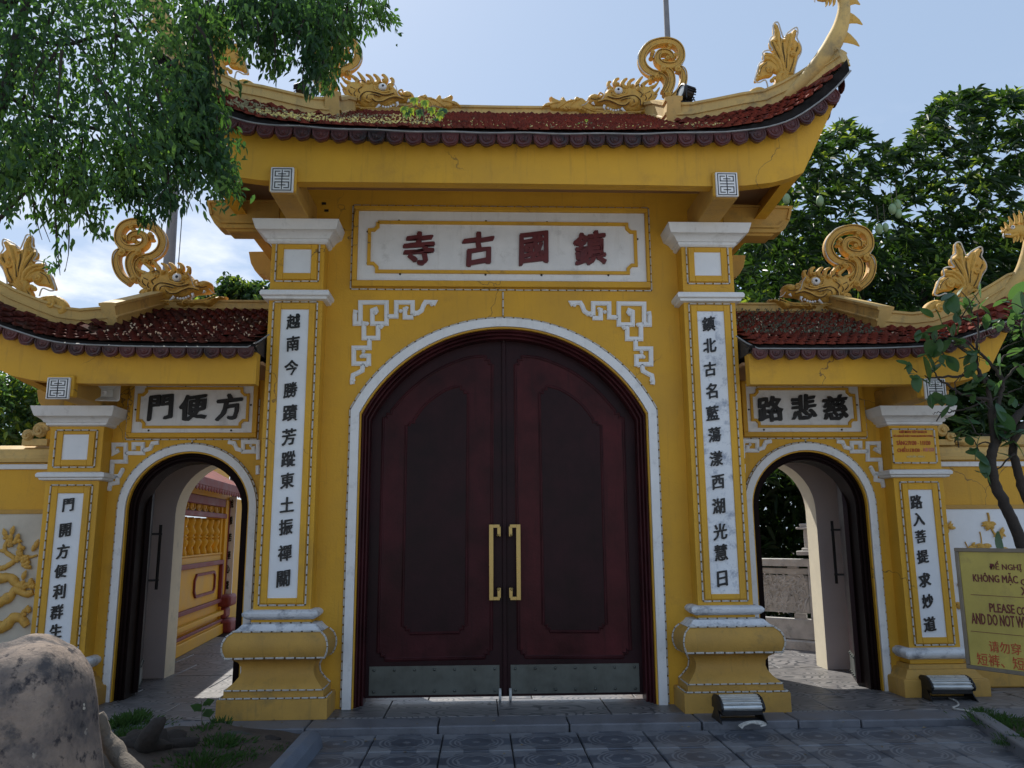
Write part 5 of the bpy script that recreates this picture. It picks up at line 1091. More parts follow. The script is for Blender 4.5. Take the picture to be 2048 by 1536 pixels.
wb('inner_screen', mat('dim_inner_wall', (.30, .15, .03), .8), S0, Se-.1, zb0, zb1, -.95, -.9)
wb('corner_pier', tyel, Se+.0005, Se+.22, 0, zt-.002, -.24, .04); wb('pier_edge', red_p, Se+.2205, Se+.30, .5, zt-.003, -.24, .05)
pA = at(455, 1100, 0); 
strp = thing('couplet_board', 'narrow white board of black characters on the temple wall corner, inside the left arch', 'sign', (-4.7, 6.4, 1.2))
Yb = A_[1]+tv[1]*(Se+.32); q0, q1 = at(459, 994, Yb), at(472, 994, Yb); qb = at(459, 1188, Yb)
bd = MB().box(q0[0]-.03, q1[0]+.02, Yb-.03, Yb, qb[2], q0[2]).build('board', white, strp)
for ch, y_ in zip('悅般若座心聲', (1008, 1041, 1075, 1110, 1138, 1170)):
    put_text(strp, ch, black, (q0[0]+q1[0])/2, Yb-.032, at(462, y_, Yb)[2], .15, d=.01, bold=.03, w=.42)
wb('pier_base', red_p, Se-.02, Se+.5, 0, .22, -.3, .22, .05); wb('pier_base_neck', red_p, Se+.03, Se+.42, .22, .42, -.25, .12, .05); wb('pier_base_top', red_p, Se-.02, Se+.5, .42, .62, -.28, .20, .05)
rf = MB(); z_r = row(985); rf.loft([[(s, -.30, z_r+.02), (s, -.30, z_r+.10), (s, .9, z_r+.75), (s, .9, z_r+.6)] for s in (S0, Se+.45)]); LW(rf).build('pent_roof', tile_m, tw)
wb('eave_board', red_p, S0, Se+.45, z_r-.02, z_r+.10, .30, .34)
sc2 = MB(); k = int((Se+.45-S0)/.17)
for i in range(k): sc2.ball((S0+.085+i*.17, -.32, z_r-.02), .085, 8, (1, .2, .8))
LW(sc2).build('eave_scallops', red_p, tw)
wb('wall_beyond', tyel, Se+.5, Se+5, 0, zt+.1, -.4, -.2)
wb('upper_wall', tyel, S0, Se+5, zt+.01, z_r+1.0, -1.3, -1.0); wb('under_eave', tyel, S0, Se+.45, zt+.001, z_r+.12, -.22, .02)
# ================================================================== seen through the right arch: stone balustrade
A2_, B2_ = np.array([3.15, 4.55]), np.array([5.15, 2.90]); tb = (B2_-A2_)/np.linalg.norm(B2_-A2_)
bs = thing('stone_balustrade', 'grey carved stone balustrade seen through the right side arch', 'balustrade', (4.0, 3.8, 0))
def LB(mb): mb.v = [(A2_[0]+tb[0]*v[0]-tb[1]*v[1]*-1*-1, A2_[1]+tb[1]*v[0]+tb[0]*v[1], v[2]) for v in mb.v]; return mb
def sb2(x, y): return atp(x, y, A2_, B2_)
def sb_(name, x0, x1, y0, y1, o0, o1, bev=.01, xr=1570):
    s0, _ = sb2(x0, 1200); s1, _ = sb2(x1, 1200); z1 = sb2(xr, y0)[1]; z0 = sb2(xr, y1)[1]; return LB(MB().box(s0, s1, o0, o1, z0, z1)).build(name, stone_g, bs, bevel=bev)
sb_('top_rail', 1500, 1668, 1117, 1132, -.12, .05); sb_('mid_rail', 1500, 1668, 1136, 1148, -.05, .03)
sb_('panel', 1500, 1622, 1150, 1224, -.05, .0, .02); sb_('foot_course', 1500, 1668, 1236, 1275, -.10, .08); sb_('kerb', 1500, 1668, 1276, 1296, -.25, .10)
sb_('post', 1624, 1648, 1120, 1240, -.10, .10); sb_('post_block', 1580, 1602, 1132, 1150, -.04, .02); sb_('foot_block', 1588, 1612, 1225, 1240, -.04, .02)
lv = MB(); s0 = sb2(1622, 1100)[0]; zz_ = sb2(1610, 1110)[1]
for w_, z0, z1 in ((.16, 0, .06), (.10, .06, .10), (.07, .10, .36), (.15, .36, .39), (.11, .39, .44)): lv.box(s0-w_, s0+w_, -w_, w_, zz_+z0, zz_+z1)
LB(lv).build('lantern_finial', stone_g, bs, bevel=.01)
cv = MB(); s1, zz1 = sb2(1530, 1190); s2 = sb2(1618, 1190)[0]; z0 = sb2(1570, 1222)[1]; z1 = sb2(1570, 1153)[1]
for i in range(170):
    c0 = np.array([random.uniform(s1-.3, s2-.04), random.uniform(z0+.03, z1-.02)]); a = random.uniform(0, 6.3); pts = [(c0[0]+.035*t*math.cos(a+t*1.4), -.056, c0[1]+.035*t*math.sin(a+t*1.4)) for t in (0, .6, 1.2, 1.8, 2.3)]
    cv.tube(pts, [.014, .021, .020, .015, .004], 5)
for i in range(4):
    c0 = s1+.1+i*.28; cv.tube([(c0-.1, -.052, z0+.02), (c0-.05, -.056, z0+.16), (c0, -.056, z0+.24), (c0+.04, -.056, z0+.14), (c0+.1, -.052, z0+.02)], [.01, .02, .02, .02, .01], 6)
LB(cv).build('carved_relief', stone_g, bs, smooth=60)
# ================================================================== lamps, loudspeaker, signs
def roof_lamp(label, px_, py_, Y, s, grp):
    P = at(px_, py_, Y); t = thing('floodlight', label, 'floodlight', tuple(P), group=grp); dr = Vector((-s*.93, -.30, .12)).normalized(); Q = Matrix.Translation(P+np.array([0, 0, .10])) @ dr.to_track_quat('Z', 'X').to_matrix().to_4x4()
    b = MB().lathe([(.03, -.10), (.06, -.09), (.075, -.06), (.078, .0), (.092, .015), (.092, .045), (.080, .05), (.078, .03), (.0, .03)], n=20)
    for i in range(16):
        a = 2*math.pi*i/16; b.add([(r*math.cos(a+o), r*math.sin(a+o), z) for r, z in ((.06, -.11), (.088, -.10), (.088, .01), (.06, .0)) for o in (-.035, .035)], [(0, 2, 3, 1), (2, 4, 5, 3), (4, 6, 7, 5), (0, 1, 3, 2), (0, 2, 4, 6), (1, 7, 5, 3)])
    b.xf(Q).build('housing', dark_metal, t, smooth=35)
    MB().lathe([(.078, .034), (.04, .040), (.001, .042)], n=18).xf(Q).build('lens', glass_l, t, smooth=60)
    k = MB(); k.tube([P+np.array([0, -.09, .10]), P+np.array([0, -.09, .0]), P+np.array([0, 0, -.015]), P+np.array([0, .09, 0]), P+np.array([0, .09, .10])], .008, 5); k.box(P[0]-.05, P[0]+.05, P[1]-.03, P[1]+.03, P[2]-.03, P[2]-.01); k.build('mounting_bracket', dark_metal, t)
    c = MB(); c.tube([P+np.array([s*.09, .02, .08]), P+np.array([s*.11, .0, .02]), P+np.array([s*.12, -.02, -.04])], .006, 5); c.build('cable', wire, t)
roof_lamp('round finned floodlight on the main roof ridge block beside the right ring tail', 1369, 203, -.12, 1, 'floodlights on the main roof')
roof_lamp('round finned floodlight on the main roof ridge block beside the left ring tail', 611, 197, -.12, -1, 'floodlights on the main roof')
def ground_lamp(label, px0, px1, py_top, py_bot, rot):
    A = atz(px0, py_bot, 0); B = atz(px1, py_bot, 0); w = abs(B[0]-A[0]); c = (A+B)/2; Y = c[1]+.12; z1 = at((px0+px1)/2, py_top, Y)[2]
    t = thing('floodlight', label, 'floodlight', (c[0], Y, 0), group='low floodlights in front of the pillars'); M_ = Matrix.Translation((c[0], Y, 0)) @ Matrix.Rotation(rot, 4, 'Z')
    h = z1; b = MB(); L = []
    for x in (-w*.42, w*.42):
        L.append([(x, -.14, h*.48), (x, -.155, h*.60), (x, -.14, h*.75), (x, -.09, h*.93), (x, -.03, h), (x, .05, h*.97), (x, .10, h*.8), (x, .11, h*.5)])
    b.loft(L).xf(M_).build('reflector_housing', alu, t, smooth=30, bevel=.004)
    rb = MB()
    for i, (y, z) in enumerate(((-.158, .60), (-.146, .76), (-.118, .86), (-.088, .945), (-.058, .985), (-.028, 1.012))): rb.box(-w*.415, w*.415, y-.006, y+.006, h*z-.004, h*z+.006)
    rb.xf(M_).build('cooling_ribs', alu, t)
    for sg in (-1, 1):
        e = MB(); L = []
        for x in (sg*w*.421, sg*w*.47): L.append([(x, -.15, h*.44), (x, -.175, h*.60), (x, -.155, h*.78), (x, -.10, h*.97), (x, -.03, h*1.04), (x, .06, h*1.0), (x, .12, h*.8), (x, .12, h*.44)])
        e.loft(L).xf(M_).build('end_cap', dark_metal, t, bevel=.006)
        f = MB(); f.add([(sg*w*.47, -.17, 0), (sg*w*.49, -.17, 0), (sg*w*.49, .12, 0), (sg*w*.47, .12, 0), (sg*w*.44, -.02, h*.6), (sg*w*.46, -.02, h*.6), (sg*w*.46, .03, h*.6), (sg*w*.44, .03, h*.6)], [(0, 1, 2, 3), (4, 5, 6, 7), (0, 1, 5, 4), (1, 2, 6, 5), (2, 3, 7, 6), (3, 0, 4, 7)]); f.xf(M_).build('foot', dark_metal, t)
    MB().box(-w*.44, w*.44, -.13, .11, h*.30, h*.475).xf(M_).build('gear_box', dark_metal, t, bevel=.006); MB().box(-w*.46, w*.46, -.02, .02, 0.002, .02).xf(M_).build('base_bar', dark_metal, t)
    return c
c1 = ground_lamp('silver ribbed floodlight on the kerb in front of the right main pillar', 1437, 1533, 1389, 1446, .02)
c2 = ground_lamp('silver ribbed floodlight at the foot of the hours-sign pillar', 1860, 1955, 1351, 1402, -.06)
cb = MB()
for k in range(4):
    P = [atz(x, y, .012+.012*k)+np.array([0, 0, 0]) for x, y in ((1478+k*2, 1451+k*1.5), (1488, 1446+k*1.6), (1502, 1443+k), (1520-k, 1443+k*1.5), (1531, 1447+k), (1522, 1452))]; cb.tube(smooth_path(P, 4), .008, 5)
tag(cb.build('cable_coil', stripw, None, smooth=60), 'coil of pale cable lying at the kerb under the silver floodlight', 'cable')
cb = MB(); cb.tube(smooth_path([atz(x, y, .01) for x, y in ((1898, 1396), (1912, 1402), (1917, 1410), (1905, 1416), (1925, 1420), (1950, 1424))], 4), .008, 5)
tag(cb.build('cable', stripw, None, smooth=60), 'short pale cable on the slab in front of the right floodlight', 'cable')
lf = MB(); P = atz(1596, 1450, -.09); lf.add([P+np.array(v) for v in ((-.05, 0, .01), (0, -.05, .025), (.06, -.01, .012), (.03, .04, .02), (-.03, .05, .006))], [(0, 1, 2), (0, 2, 3), (0, 3, 4)])
tag(lf.build('fallen_leaf', leaf_f), 'single green leaf lying on the ringed paving by the step', 'leaf')
# loudspeaker under the left eave
P = at(208, 784, .02); ls = thing('loudspeaker', 'grey horn loudspeaker hung under the left eave beside the bracket', 'loudspeaker', tuple(P))
Q = Matrix.Translation(P) @ Matrix.Rotation(math.radians(8), 4, 'Z') @ Matrix.Rotation(math.radians(4), 4, 'X')
def rr(w, h, y, r=.25, n=4):
    o = []
    for cx_, cz_, a0 in ((1, 1, 0), (-1, 1, 90), (-1, -1, 180), (1, -1, 270)):
        for i in range(n+1):
            a = math.radians(a0+90*i/n); o.append((cx_*(w-r*h)+r*h*math.cos(a), y, cz_*(h-r*h)+r*h*math.sin(a)))
    return o
hb = MB().loft([rr(.03, .03, .20), rr(.05, .04, .12), rr(.09, .058, .05), rr(.135, .078, 0), rr(.142, .084, -.01), rr(.138, .08, -.012), rr(.128, .07, .0), rr(.085, .05, .05), rr(.045, .032, .11)], caps=True); hb.xf(Q @ Matrix.Scale(1.08, 4)).build('horn', mat('pale_grey_horn_plastic', (.62, .63, .62), .5, .05), ls, smooth=50)
MB().ball((0, .03, 0), .022, 10).xf(Q).build('horn_plug', white, ls, smooth=180); MB().lathe([(.03, 0), (.05, .02), (.05, .11), (.03, .13)], (0, .33, 0), 12, 'y').xf(Q).build('driver', grey_pl, ls, smooth=50)
MB().tube([Q @ Vector((0, .25, .02)), Q @ Vector((0, .25, .12)), Q @ Vector((0, .2, .20))], .01, 5).build('hanger', dark_metal, ls)
# ---- text helpers for flat signs
def line(parent, txt, mat_, M_, x0, x1, z0, z1, d=.003, bold=.012, name='lettering'):
    g = glyph(txt, 1, d=1, bold=bold, shear=0, rough=0, res=2); V, F, dim = g; lo, hi = V.min(0), V.max(0)
    V = (V-[lo[0], 0, lo[2]])/[hi[0]-lo[0], 1, hi[2]-lo[2]]
    V = np.c_[x0+V[:, 0]*(x1-x0), V[:, 1]*d, z0+V[:, 2]*(z1-z0)]
    V = np.array([tuple(M_ @ Vector(v)) for v in V]); return mk(name, V, F, mat_, parent, recalc=False)
# hours sign on the right pillar
sg_y = mat('orange_yellow_sign_print', (.66, .36, .012), .45, .03, 4, .03, 60.); red_t = mat('red_print', (.42, .06, .02), .5, .05); pinkt = mat('pink_print', (.62, .22, .16), .5, .05); palet = mat('pale_print', (.72, .62, .30), .5, .05)
YS = .285; t = thing('hours_sign', 'orange-yellow visiting-hours sign framed by white light strip on the right pillar', 'sign', (4.34, YS, 2.28))
TS = TR(1740, 830, 11.378, YS)
a = TS(480, 325); b = TS(1410, 325); c_ = TS(560, 1090); d_ = TS(1500, 1080); x0, x1 = (a[0]+c_[0])/2, (b[0]+d_[0])/2; z1, z0 = a[1], c_[1]
MB().box(x0, x1, YS-.006, YS+.012, z0, z1).build('board', sg_y, t); strip(t, [(x0-.01, YS-.01, z0), (x1+.01, YS-.01, z0), (x1+.01, YS-.01, z1), (x0-.01, YS-.01, z1)], True)
I4 = Matrix.Identity(4); I4[1][3] = YS-.007
def SL(txt, m_, xa, xb, ya, yb, bold=.01):
    line(t, txt, m_, I4, TS(xa, ya)[0], TS(xb, ya)[0], TS(xa, yb)[1], TS(xa, ya)[1], bold=bold)
SL('GIỜ ĐÓN TIẾP KHÁCH', red_t, 650, 1275, 335, 415, .03); SL('VỀ CHÙA LỄ PHẬT THAM QUAN DÂU CÔNG', red_t, 520, 1415, 440, 512, .03)
SL('SÁNG:7H30 - 11H30', red_t, 590, 1360, 565, 688, .02); SL('CHIỀU:13H30 -', red_t, 605, 1165, 715, 848, .02); SL('18H30', pinkt, 1200, 1445, 745, 835, .03); SL('NGÀY RẰM - MÙNG 1', palet, 825, 1225, 905, 970, .03)
# big notice at the right edge, close to the camera
notice_m = mat('yellowed_notice_board', (.44, .355, .080), .38, .18, 2.5, .08, 40., spot=(.26, .20, .07), spotamt=.6, spotscale=5., streak=.3, streak_col=(.24, .19, .07)); nf_m = mat('aged_bronze_frame', (.20, .17, .13), .5, .2, 6., .1, 60., metal=.3); dk_red = mat('dark_red_print', (.13, .022, .022), .5, .05)
TL = at(1930, 1103, -1.75); BL = at(1912, 1330, -1.75); X_ = (TL[0]+BL[0])/2+.03; HN = TL[2]-BL[2]
def prj(P): v = np.array(P)-CP; z = v@CF; return 1024+F0*(v@CR)/z, 768-F0*(v@CU)/z
best = min(((lambda q, q0: abs((q[1]-q0[1])/(q[0]-q0[0])-.235))(prj((X_+.3*math.cos(b_), -1.75-.3*math.sin(b_), BL[2])), prj((X_, -1.75, BL[2]))), b_) for b_ in np.radians(np.arange(-10, 60, .5)))[1]
nb = thing('notice_board', 'yellow framed notice with dark red lettering, nearest sign at the right edge', 'sign', (X_, -1.75, PAV))
MN = Matrix.Translation((X_, -1.75, 0)) @ Matrix.Rotation(-best, 4, 'Z'); WN = .95; zb_, zt_ = BL[2], TL[2]
MB().box(.0, WN, .0, .02, zb_, zt_).xf(MN).build('board', notice_m, nb)
f = MB(); e = .028
for q in ((-e, WN+e, zt_-.001, zt_+e), (-e, WN+e, zb_-e, zb_+.001), (-e, .002, zb_+.0015, zt_-.0015), (WN-.002, WN+e, zb_+.0015, zt_-.0015)): f.box(q[0], q[1], -.012, .032, q[2], q[3])
f.xf(MN).build('frame', nf_m, nb, bevel=.004)
for xx in (.42, WN-.12): MB().box(xx-.02, xx+.02, .033, .07, PAV-.1, zt_-.05).xf(MN).build('post', nf_m, nb)
dA = np.array([X_, -1.75]); dB = dA+np.array([math.cos(-best), math.sin(-best)])
def np_(x, y): s, z = atp(x, y, dA, dB); return s, z
Mt = MN @ Matrix.Translation((0, -.001, 0))
for txt, m_, (xa, ya, yb), xb, bo_ in (('ĐỀ NGHỊ', dk_red, (1978, 1121, 1142), 2042, .012), ('KHÔNG MẶC', dk_red, (1945, 1143, 1167), 2034, .015), ('QUẦN', dk_red, (2040, 1151, 1172), 2088, .015), ('XIN', dk_red, (2041, 1174, 1190), 2075, .015),
                             ('PLEASE', dk_red, (1978, 1206, 1224), 2028, .015), ('CO', dk_red, (2033, 1213, 1230), 2052, .015), ('AND DO NOT WE', dk_red, (1942, 1225, 1247), 2052, .015), ('请勿穿', red_t, (1977, 1281, 1303), 2040, .0), ('短裤、短', red_t, (1953, 1305, 1329), 2046, .0)):
    s0, z1 = np_(xa, ya); s1, _ = np_(xb, ya); z0 = np_(xa, yb)[1]; line(nb, txt, m_, Mt, s0, s1, z0, z1, bold=bo_)
for ya in (1189, 1262): s0, z0 = np_(1942, ya); MB().box(s0, WN-.06, -.003, -.0002, z0-.0015, z0+.0015).xf(MN).build('ruled_line', dk_red, nb)
# ================================================================== poles
def pole(label, x0, y0, x1, y1, Y, w0, w1, m_):
    P = at(x0, y0, Y); Q = at(x1, y1, Y); k = (Y-CP[1])/F0; X_ = (P[0]+Q[0])/2; t = thing('light_pole', label, 'pole', (X_, Y, -.1))
    MB().tube([(X_, Y, -.1), (X_, Y, P[2]), (X_, Y, Q[2]+.0), (X_, Y, Q[2]+3)], [w0*k/2*1.02, w0*k/2, w1*k/2, w1*k/2*.9], 16).build('shaft', m_, t, smooth=60)
    return t, X_, k
pm = mat('grey_painted_pole', (.20, .19, .19), .6, .15, 3., .2, 60., streak=.5, streak_col=(.10, .09, .09))
t, X_, k_ = pole('thick grey pole rising behind the left side roof into the leaves', 341, 530, 350, 330, 5.5, 23, 15, pm)
MB().tube([(X_+.20, 5.4, 0), (X_+.20, 5.4, 9)], .008, 5).build('cable', wire, t)
MB().lathe([(.11, 0), (.11, .05)], (X_, 5.5, 3.0), 16).build('clamp', dark_metal, t)
pole('slim grey pole standing up behind the right ring tail of the main roof', 1334, 82, 1333, 0, 12, 13, 12, pm)
# ================================================================== planting
def leaves_mesh(name, m_, C_, D_, L_, W_, parent=None, droop=.25, fold=.25, recalc=False):
    n = len(C_); D_ = D_/np.linalg.norm(D_, axis=1)[:, None]; R_ = RNG.normal(size=(n, 3)); R_[:, 2] *= .5
    S = np.cross(D_, R_); S /= np.linalg.norm(S, axis=1)[:, None]+1e-9; U = np.cross(S, D_); U[U[:, 2] < 0] *= -1
    L_ = np.broadcast_to(L_, (n,))[:, None]; W_ = np.broadcast_to(W_, (n,))[:, None]; Z = np.array([0, 0, -1.0])
    mid = C_+D_*L_*.5+Z*L_*droop*.2; tip = C_+D_*L_+Z*L_*droop
    v = np.stack([C_, C_+D_*L_*.28+S*W_*.42+U*W_*fold+Z*L_*droop*.05, C_+D_*L_*.62+S*W_*.45+U*W_*fold+Z*L_*droop*.35, tip, C_+D_*L_*.62-S*W_*.45+U*W_*fold+Z*L_*droop*.35, C_+D_*L_*.28-S*W_*.42+U*W_*fold+Z*L_*droop*.05], 1).reshape(-1, 3)
    b = np.arange(n)[:, None]*6; F = np.concatenate([b+np.array([0, 1, 2, 3]), b+np.array([0, 3, 4, 5])])
    return mk(name, v, F, m_, parent)
def inpoly(P, x, y):
    c = False; n = len(P)
    for i in range(n):
        (x1, y1), (x2, y2) = P[i-1], P[i]
        if (y1 > y) != (y2 > y) and x < (x2-x1)*(y-y1)/(y2-y1)+x1: c = not c
    return c
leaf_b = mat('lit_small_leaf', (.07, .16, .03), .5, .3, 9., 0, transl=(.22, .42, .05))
# overhanging tree, top left
ot = thing('overhanging_tree', 'dark small-leaved tree hanging its sprays into the upper left', 'tree', (-4.6, -3.4, -.1))
C_ = []; D_ = []
def spray(x0, y0, x1, y1, Y, dens, spread, tw):
    A = at(x0, y0, Y); B = at(x1, y1, Y+random.uniform(-.15, .15)); L = np.linalg.norm(B-A); n = max(4, int(L*dens)); P = [A+(B-A)*t+np.array([.06*math.sin(3*t+x0), .05*math.sin(4*t+y0), .04*math.sin(5*t)]) for t in np.linspace(0, 1, 8)]
    tw.tube(P, [.006]*6+[.003, .002], 4)
    for i in range(n):
        t = random.random()**.8; p = A+(B-A)*t+RNG.normal(size=3)*spread*(1.05-t*.6)*.5
        d0 = (B-A)/L; k = random.randint(3, 6)
        for j in range(k): C_.append(p+RNG.normal(size=3)*.022); D_.append(d0*.7+RNG.normal(size=3)*.6+np.array([0, 0, -.35]))
tw = MB()
tips = [(30,250,8,400,50),(60,300,25,440,30),(95,300,70,375,40),(110,300,118,430,30),(130,330,112,535,22),(60,330,88,470,14),(150,300,150,420,40),(175,300,180,400,50),(170,380,195,468,40),(205,300,235,395,45),(240,300,262,400,45),(280,330,292,448,38),(262,300,275,405,40),(318,250,335,430,40),(345,250,330,410,45),(360,260,395,405,22),(385,250,378,375,25),(300,200,315,330,70),(400,220,452,385,55),(395,200,432,345,60),(415,260,468,385,55),(380,150,410,330,80),
        (400,20,400,190,60),(390,10,398,230,70),(455,0,470,80,45),(430,30,428,100,40),(500,0,497,105,60),(520,0,540,140,70),(545,0,560,120,60),(575,0,585,70,60),(600,0,605,105,70),(620,10,640,150,80),(650,0,655,175,80),(640,80,618,175,40),(675,0,672,110,70),(660,30,690,90,60),(700,0,702,70,60),(730,0,740,55,45),(745,0,778,48,40),(470,0,480,60,50),(560,0,570,50,60)]
for x0, y0, x1, y1, dn in tips:
    for q in range(2): spray(x0+random.uniform(-8, 8), y0-30, x1+random.uniform(-7, 7), y1-random.uniform(0, 14)*q, random.uniform(-3.4, -2.4), dn*1.15, .16 if dn > 40 else .10, tw)
mass = [(-200,-150),(520,-150),(490,30),(430,62),(402,110),(395,190),(415,250),(440,320),(466,380),(445,395),(405,345),(370,330),(330,395),(290,400),(250,370),(200,390),(160,350),(90,330),(0,380),(-200,420)]
CB = []; DB = []
mass2 = [(400,-150),(760,-150),(740,-10),(690,30),(640,60),(560,30),(480,30)]
for poly, nn in ((mass, 1750), (mass2, 300)):
    xs3 = [p[0] for p in poly]; ys3 = [p[1] for p in poly]; k = 0
    while k < nn:
        x, y = random.uniform(min(xs3), max(xs3)), random.uniform(min(ys3), max(ys3))
        if not inpoly(poly, x, y): continue
        k += 1; gap = math.sin(x*.045+1.3)+math.sin(y*.06+x*.02)+math.sin((x+y)*.03)
        if gap > .9 and random.random() < .80: continue
        p = at(x, y, random.uniform(-4.0, -2.2)); dd = np.array([random.uniform(-.6, .9), random.uniform(-.8, .8), -.8])
        lit = random.random() < .10
        for j in range(random.randint(8, 14)): (CB if lit else C_).append(p+RNG.normal(size=3)*np.array([.06, .06, .09])); (DB if lit else D_).append(dd+RNG.normal(size=3)*.7)
n0 = len(C_)
for i in range(1300):                                    # the crown goes on above and behind the camera's left
    p = np.array([random.uniform(-8.5, -1.2), random.uniform(-7.5, -1.8), random.uniform(4.9, 8.2)])
    if ((p[0]+4.6)/3.9)**2+((p[1]+4.4)/3.2)**2+((p[2]-6.6)/1.9)**2 > 1: continue
    pr = prj(p)
    if p[1] > -7.3 and -60 < pr[0] < 2100 and pr[1] > -70: continue
    for j in range(9): C_.append(p+RNG.normal(size=3)*.16); D_.append(RNG.normal(size=3)+np.array([0, 0, -.5]))
C_ = np.array(C_); D_ = np.array(D_)
leaves_mesh('foliage', leaf_a, C_, D_, RNG.uniform(.032, .064, len(C_)), RNG.uniform(.016, .027, len(C_)), ot)
leaves_mesh('bright_foliage', leaf_b, np.array(CB), np.array(DB), RNG.uniform(.034, .062, len(CB)), RNG.uniform(.017, .026, len(CB)), ot)  # same small leaves in a lit colour: sunlight painted on some clumps
for i in range(46):
    x, y = random.uniform(-20, 400), random.uniform(-20, 300); Yb = random.uniform(-3.9, -2.4); dx, dy = random.uniform(-50, 80), random.uniform(50, 130)
    tw.tube(smooth_path([at(x, y, Yb), at(x+dx*.5+random.uniform(-10, 10), y+dy*.35, Yb), at(x+dx, y+dy, Yb)], 4), list(np.linspace(.011, .003, 9)), 5)
tw.build('twigs', bark, ot)
tk = MB(); tk.tube(smooth_path([(-4.6, -3.4, -.2), (-4.65, -3.4, 1.2), (-4.5, -3.5, 2.6), (-4.2, -3.4, 3.6), (-3.7, -3.2, 4.6), (-2.9, -3.1, 5.6)], 4), [.26, .22, .2, .19, .18, .18, .17, .16, .15, .15, .14, .13, .12, .11, .10, .09, .08, .07, .06, .05, .04], 10)
tk.tube(smooth_path([at(-60, 330, -3.1), at(10, 190, -3.1), at(38, 60, -3.1), at(70, -60, -3.1)], 4), [.05, .048, .045, .043, .04, .038, .036, .034, .032, .03, .03, .028, .026], 8)
for p in ([at(38, 60, -3.1), at(120, 90, -3.0), at(230, 70, -2.9), at(340, 120, -2.8), at(400, 210, -2.8)], [at(70, -60, -3.1), at(250, -40, -3.0), at(450, -20, -2.9), at(640, -15, -2.8)], [at(10, 190, -3.1), at(90, 230, -3.0), at(200, 260, -2.9)], [at(-30, 470, -2.8), at(15, 420, -2.8), at(50, 385, -2.8)]): tk.tube(smooth_path(p, 4), .014, 6)
tk.build('trunk', bark, ot, smooth=60)
# mango tree, behind on the right
mt = thing('mango_tree', 'large mango tree with long glossy leaves and hanging green mangoes behind the right gate', 'tree', (6.5, 6.0, -.1))
C_ = []; D_ = []; CY = []; DY = []
def rosette(p, d, n, sun, cl=None):
    d = d/np.linalg.norm(d)
    for j in range(n):
        v = RNG.normal(size=3); v -= v@d*d; v /= np.linalg.norm(v); q = d*random.uniform(.1, .8)+v*random.uniform(.6, 1)
        (CY if sun else C_).append(p+d*random.uniform(-.06, .02)); (DY if sun else D_).append(q)
outl = [(1560,290),(1600,258),(1640,262),(1680,240),(1720,258),(1760,285),(1800,300),(1830,265),(1850,222),(1880,190),(1910,176),(1940,190),(1960,180),(1990,195),(2020,182),(2060,178),(2300,120),(2500,300),(2500,960),(1450,960),(1460,700),(1450,560),(1500,420)]
k = 0
while k < 4200:
    x, y = random.uniform(1450, 2350), random.uniform(170, 960)
    if not inpoly(outl, x, y): continue
    Y = random.uniform(3.8, 7.5); top = min(1, max(0, (y-180)/650)); k += 1
    hole = math.sin(x*.021+2)+math.sin(y*.027+x*.008)+.6*math.sin((x-y)*.05)
    if hole > 1.55 and random.random() < .8: continue
    p = at(x, y, Y); rosette(p, np.array([random.uniform(-.7, .7), random.uniform(-1.2, .2), random.uniform(.1, 1.1)]), random.randint(8, 12), random.random() < .10*(1.25-top))
for x, y in [(1600,262),(1642,262),(1683,243),(1700,262),(1730,272),(1760,290),(1790,305),(1815,290),(1835,262),(1845,235),(1866,212),(1890,190),(1908,180),(1930,186),(1945,178),(1960,186),(1985,200),(2005,188),(2030,184),(1575,285),(1620,300),(1660,290)]:
    for q in range(3): rosette(at(x+random.uniform(-8, 8), y+random.uniform(2, 20), random.uniform(4.2, 5.2)), np.array([random.uniform(-.35, .35), -.2, 1]), 11, q == 0)
C_ = np.array(C_); leaves_mesh('foliage', leaf_m, C_, np.array(D_), RNG.uniform(.19, .30, len(C_)), RNG.uniform(.045, .065, len(C_)), mt, droop=.38, fold=.2)
CY = np.array(CY); leaves_mesh('bright_foliage', leaf_y, CY, np.array(DY), RNG.uniform(.15, .25, len(CY)), RNG.uniform(.035, .055, len(CY)), mt, droop=.30, fold=.2)  # bright young leaf colour also stands in for sunlit tips, more near the top
C_ = RNG.uniform(size=(15000, 3))*np.array([9, 2.4, 7.6])+np.array([4.0, 7.2, .4]); C_ = C_[[(prj(p)[1] > 330+60*math.sin(p[0]*2)) for p in C_]]
leaves_mesh('inner_foliage', leaf_m, C_, RNG.normal(size=C_.shape)+np.array([0, 0, -.3]), .34, .10, mt)
tk = MB()
for P, r in ((((6.5, 6, -.2), (6.4, 6, 2.2), (6.0, 6, 4.0), (5.6, 6, 5.5)), .22), (((6.4, 6, 2.2), (7.4, 6.1, 4), (8, 6, 6)), .15), (((6.3, 6, 2.6), (5.2, 5.8, 3.8), (4.4, 5.6, 5)), .12), (((6.0, 6, 4), (6.6, 5.8, 5.6), (6.9, 5.6, 6.8)), .1)):
    pp = smooth_path(P, 5); n = len(pp); tk.tube(pp, [r*(1-.6*i/(n-1)) for i in range(n)], 9)
tk.build('trunk', bark, mt, smooth=60)
for x, y, r in ((1785,418,11),(1795,410,11),(1797,427,10),(1758,458,11),(1771,455,9),(1640,402,11),(1573,398,11)):
    P = at(x, y, 3.75); mg = MB(); mg.ball(tuple(P), .075*r/11, 10, (.8, .8, 1.25)); mg.build('mango', mango_m, mt, smooth=180)
    MB().tube([P+np.array([0, 0, .07]), P+np.array([.01, .02, .4])], .005, 4).build('fruit_stalk', bark_l, mt)
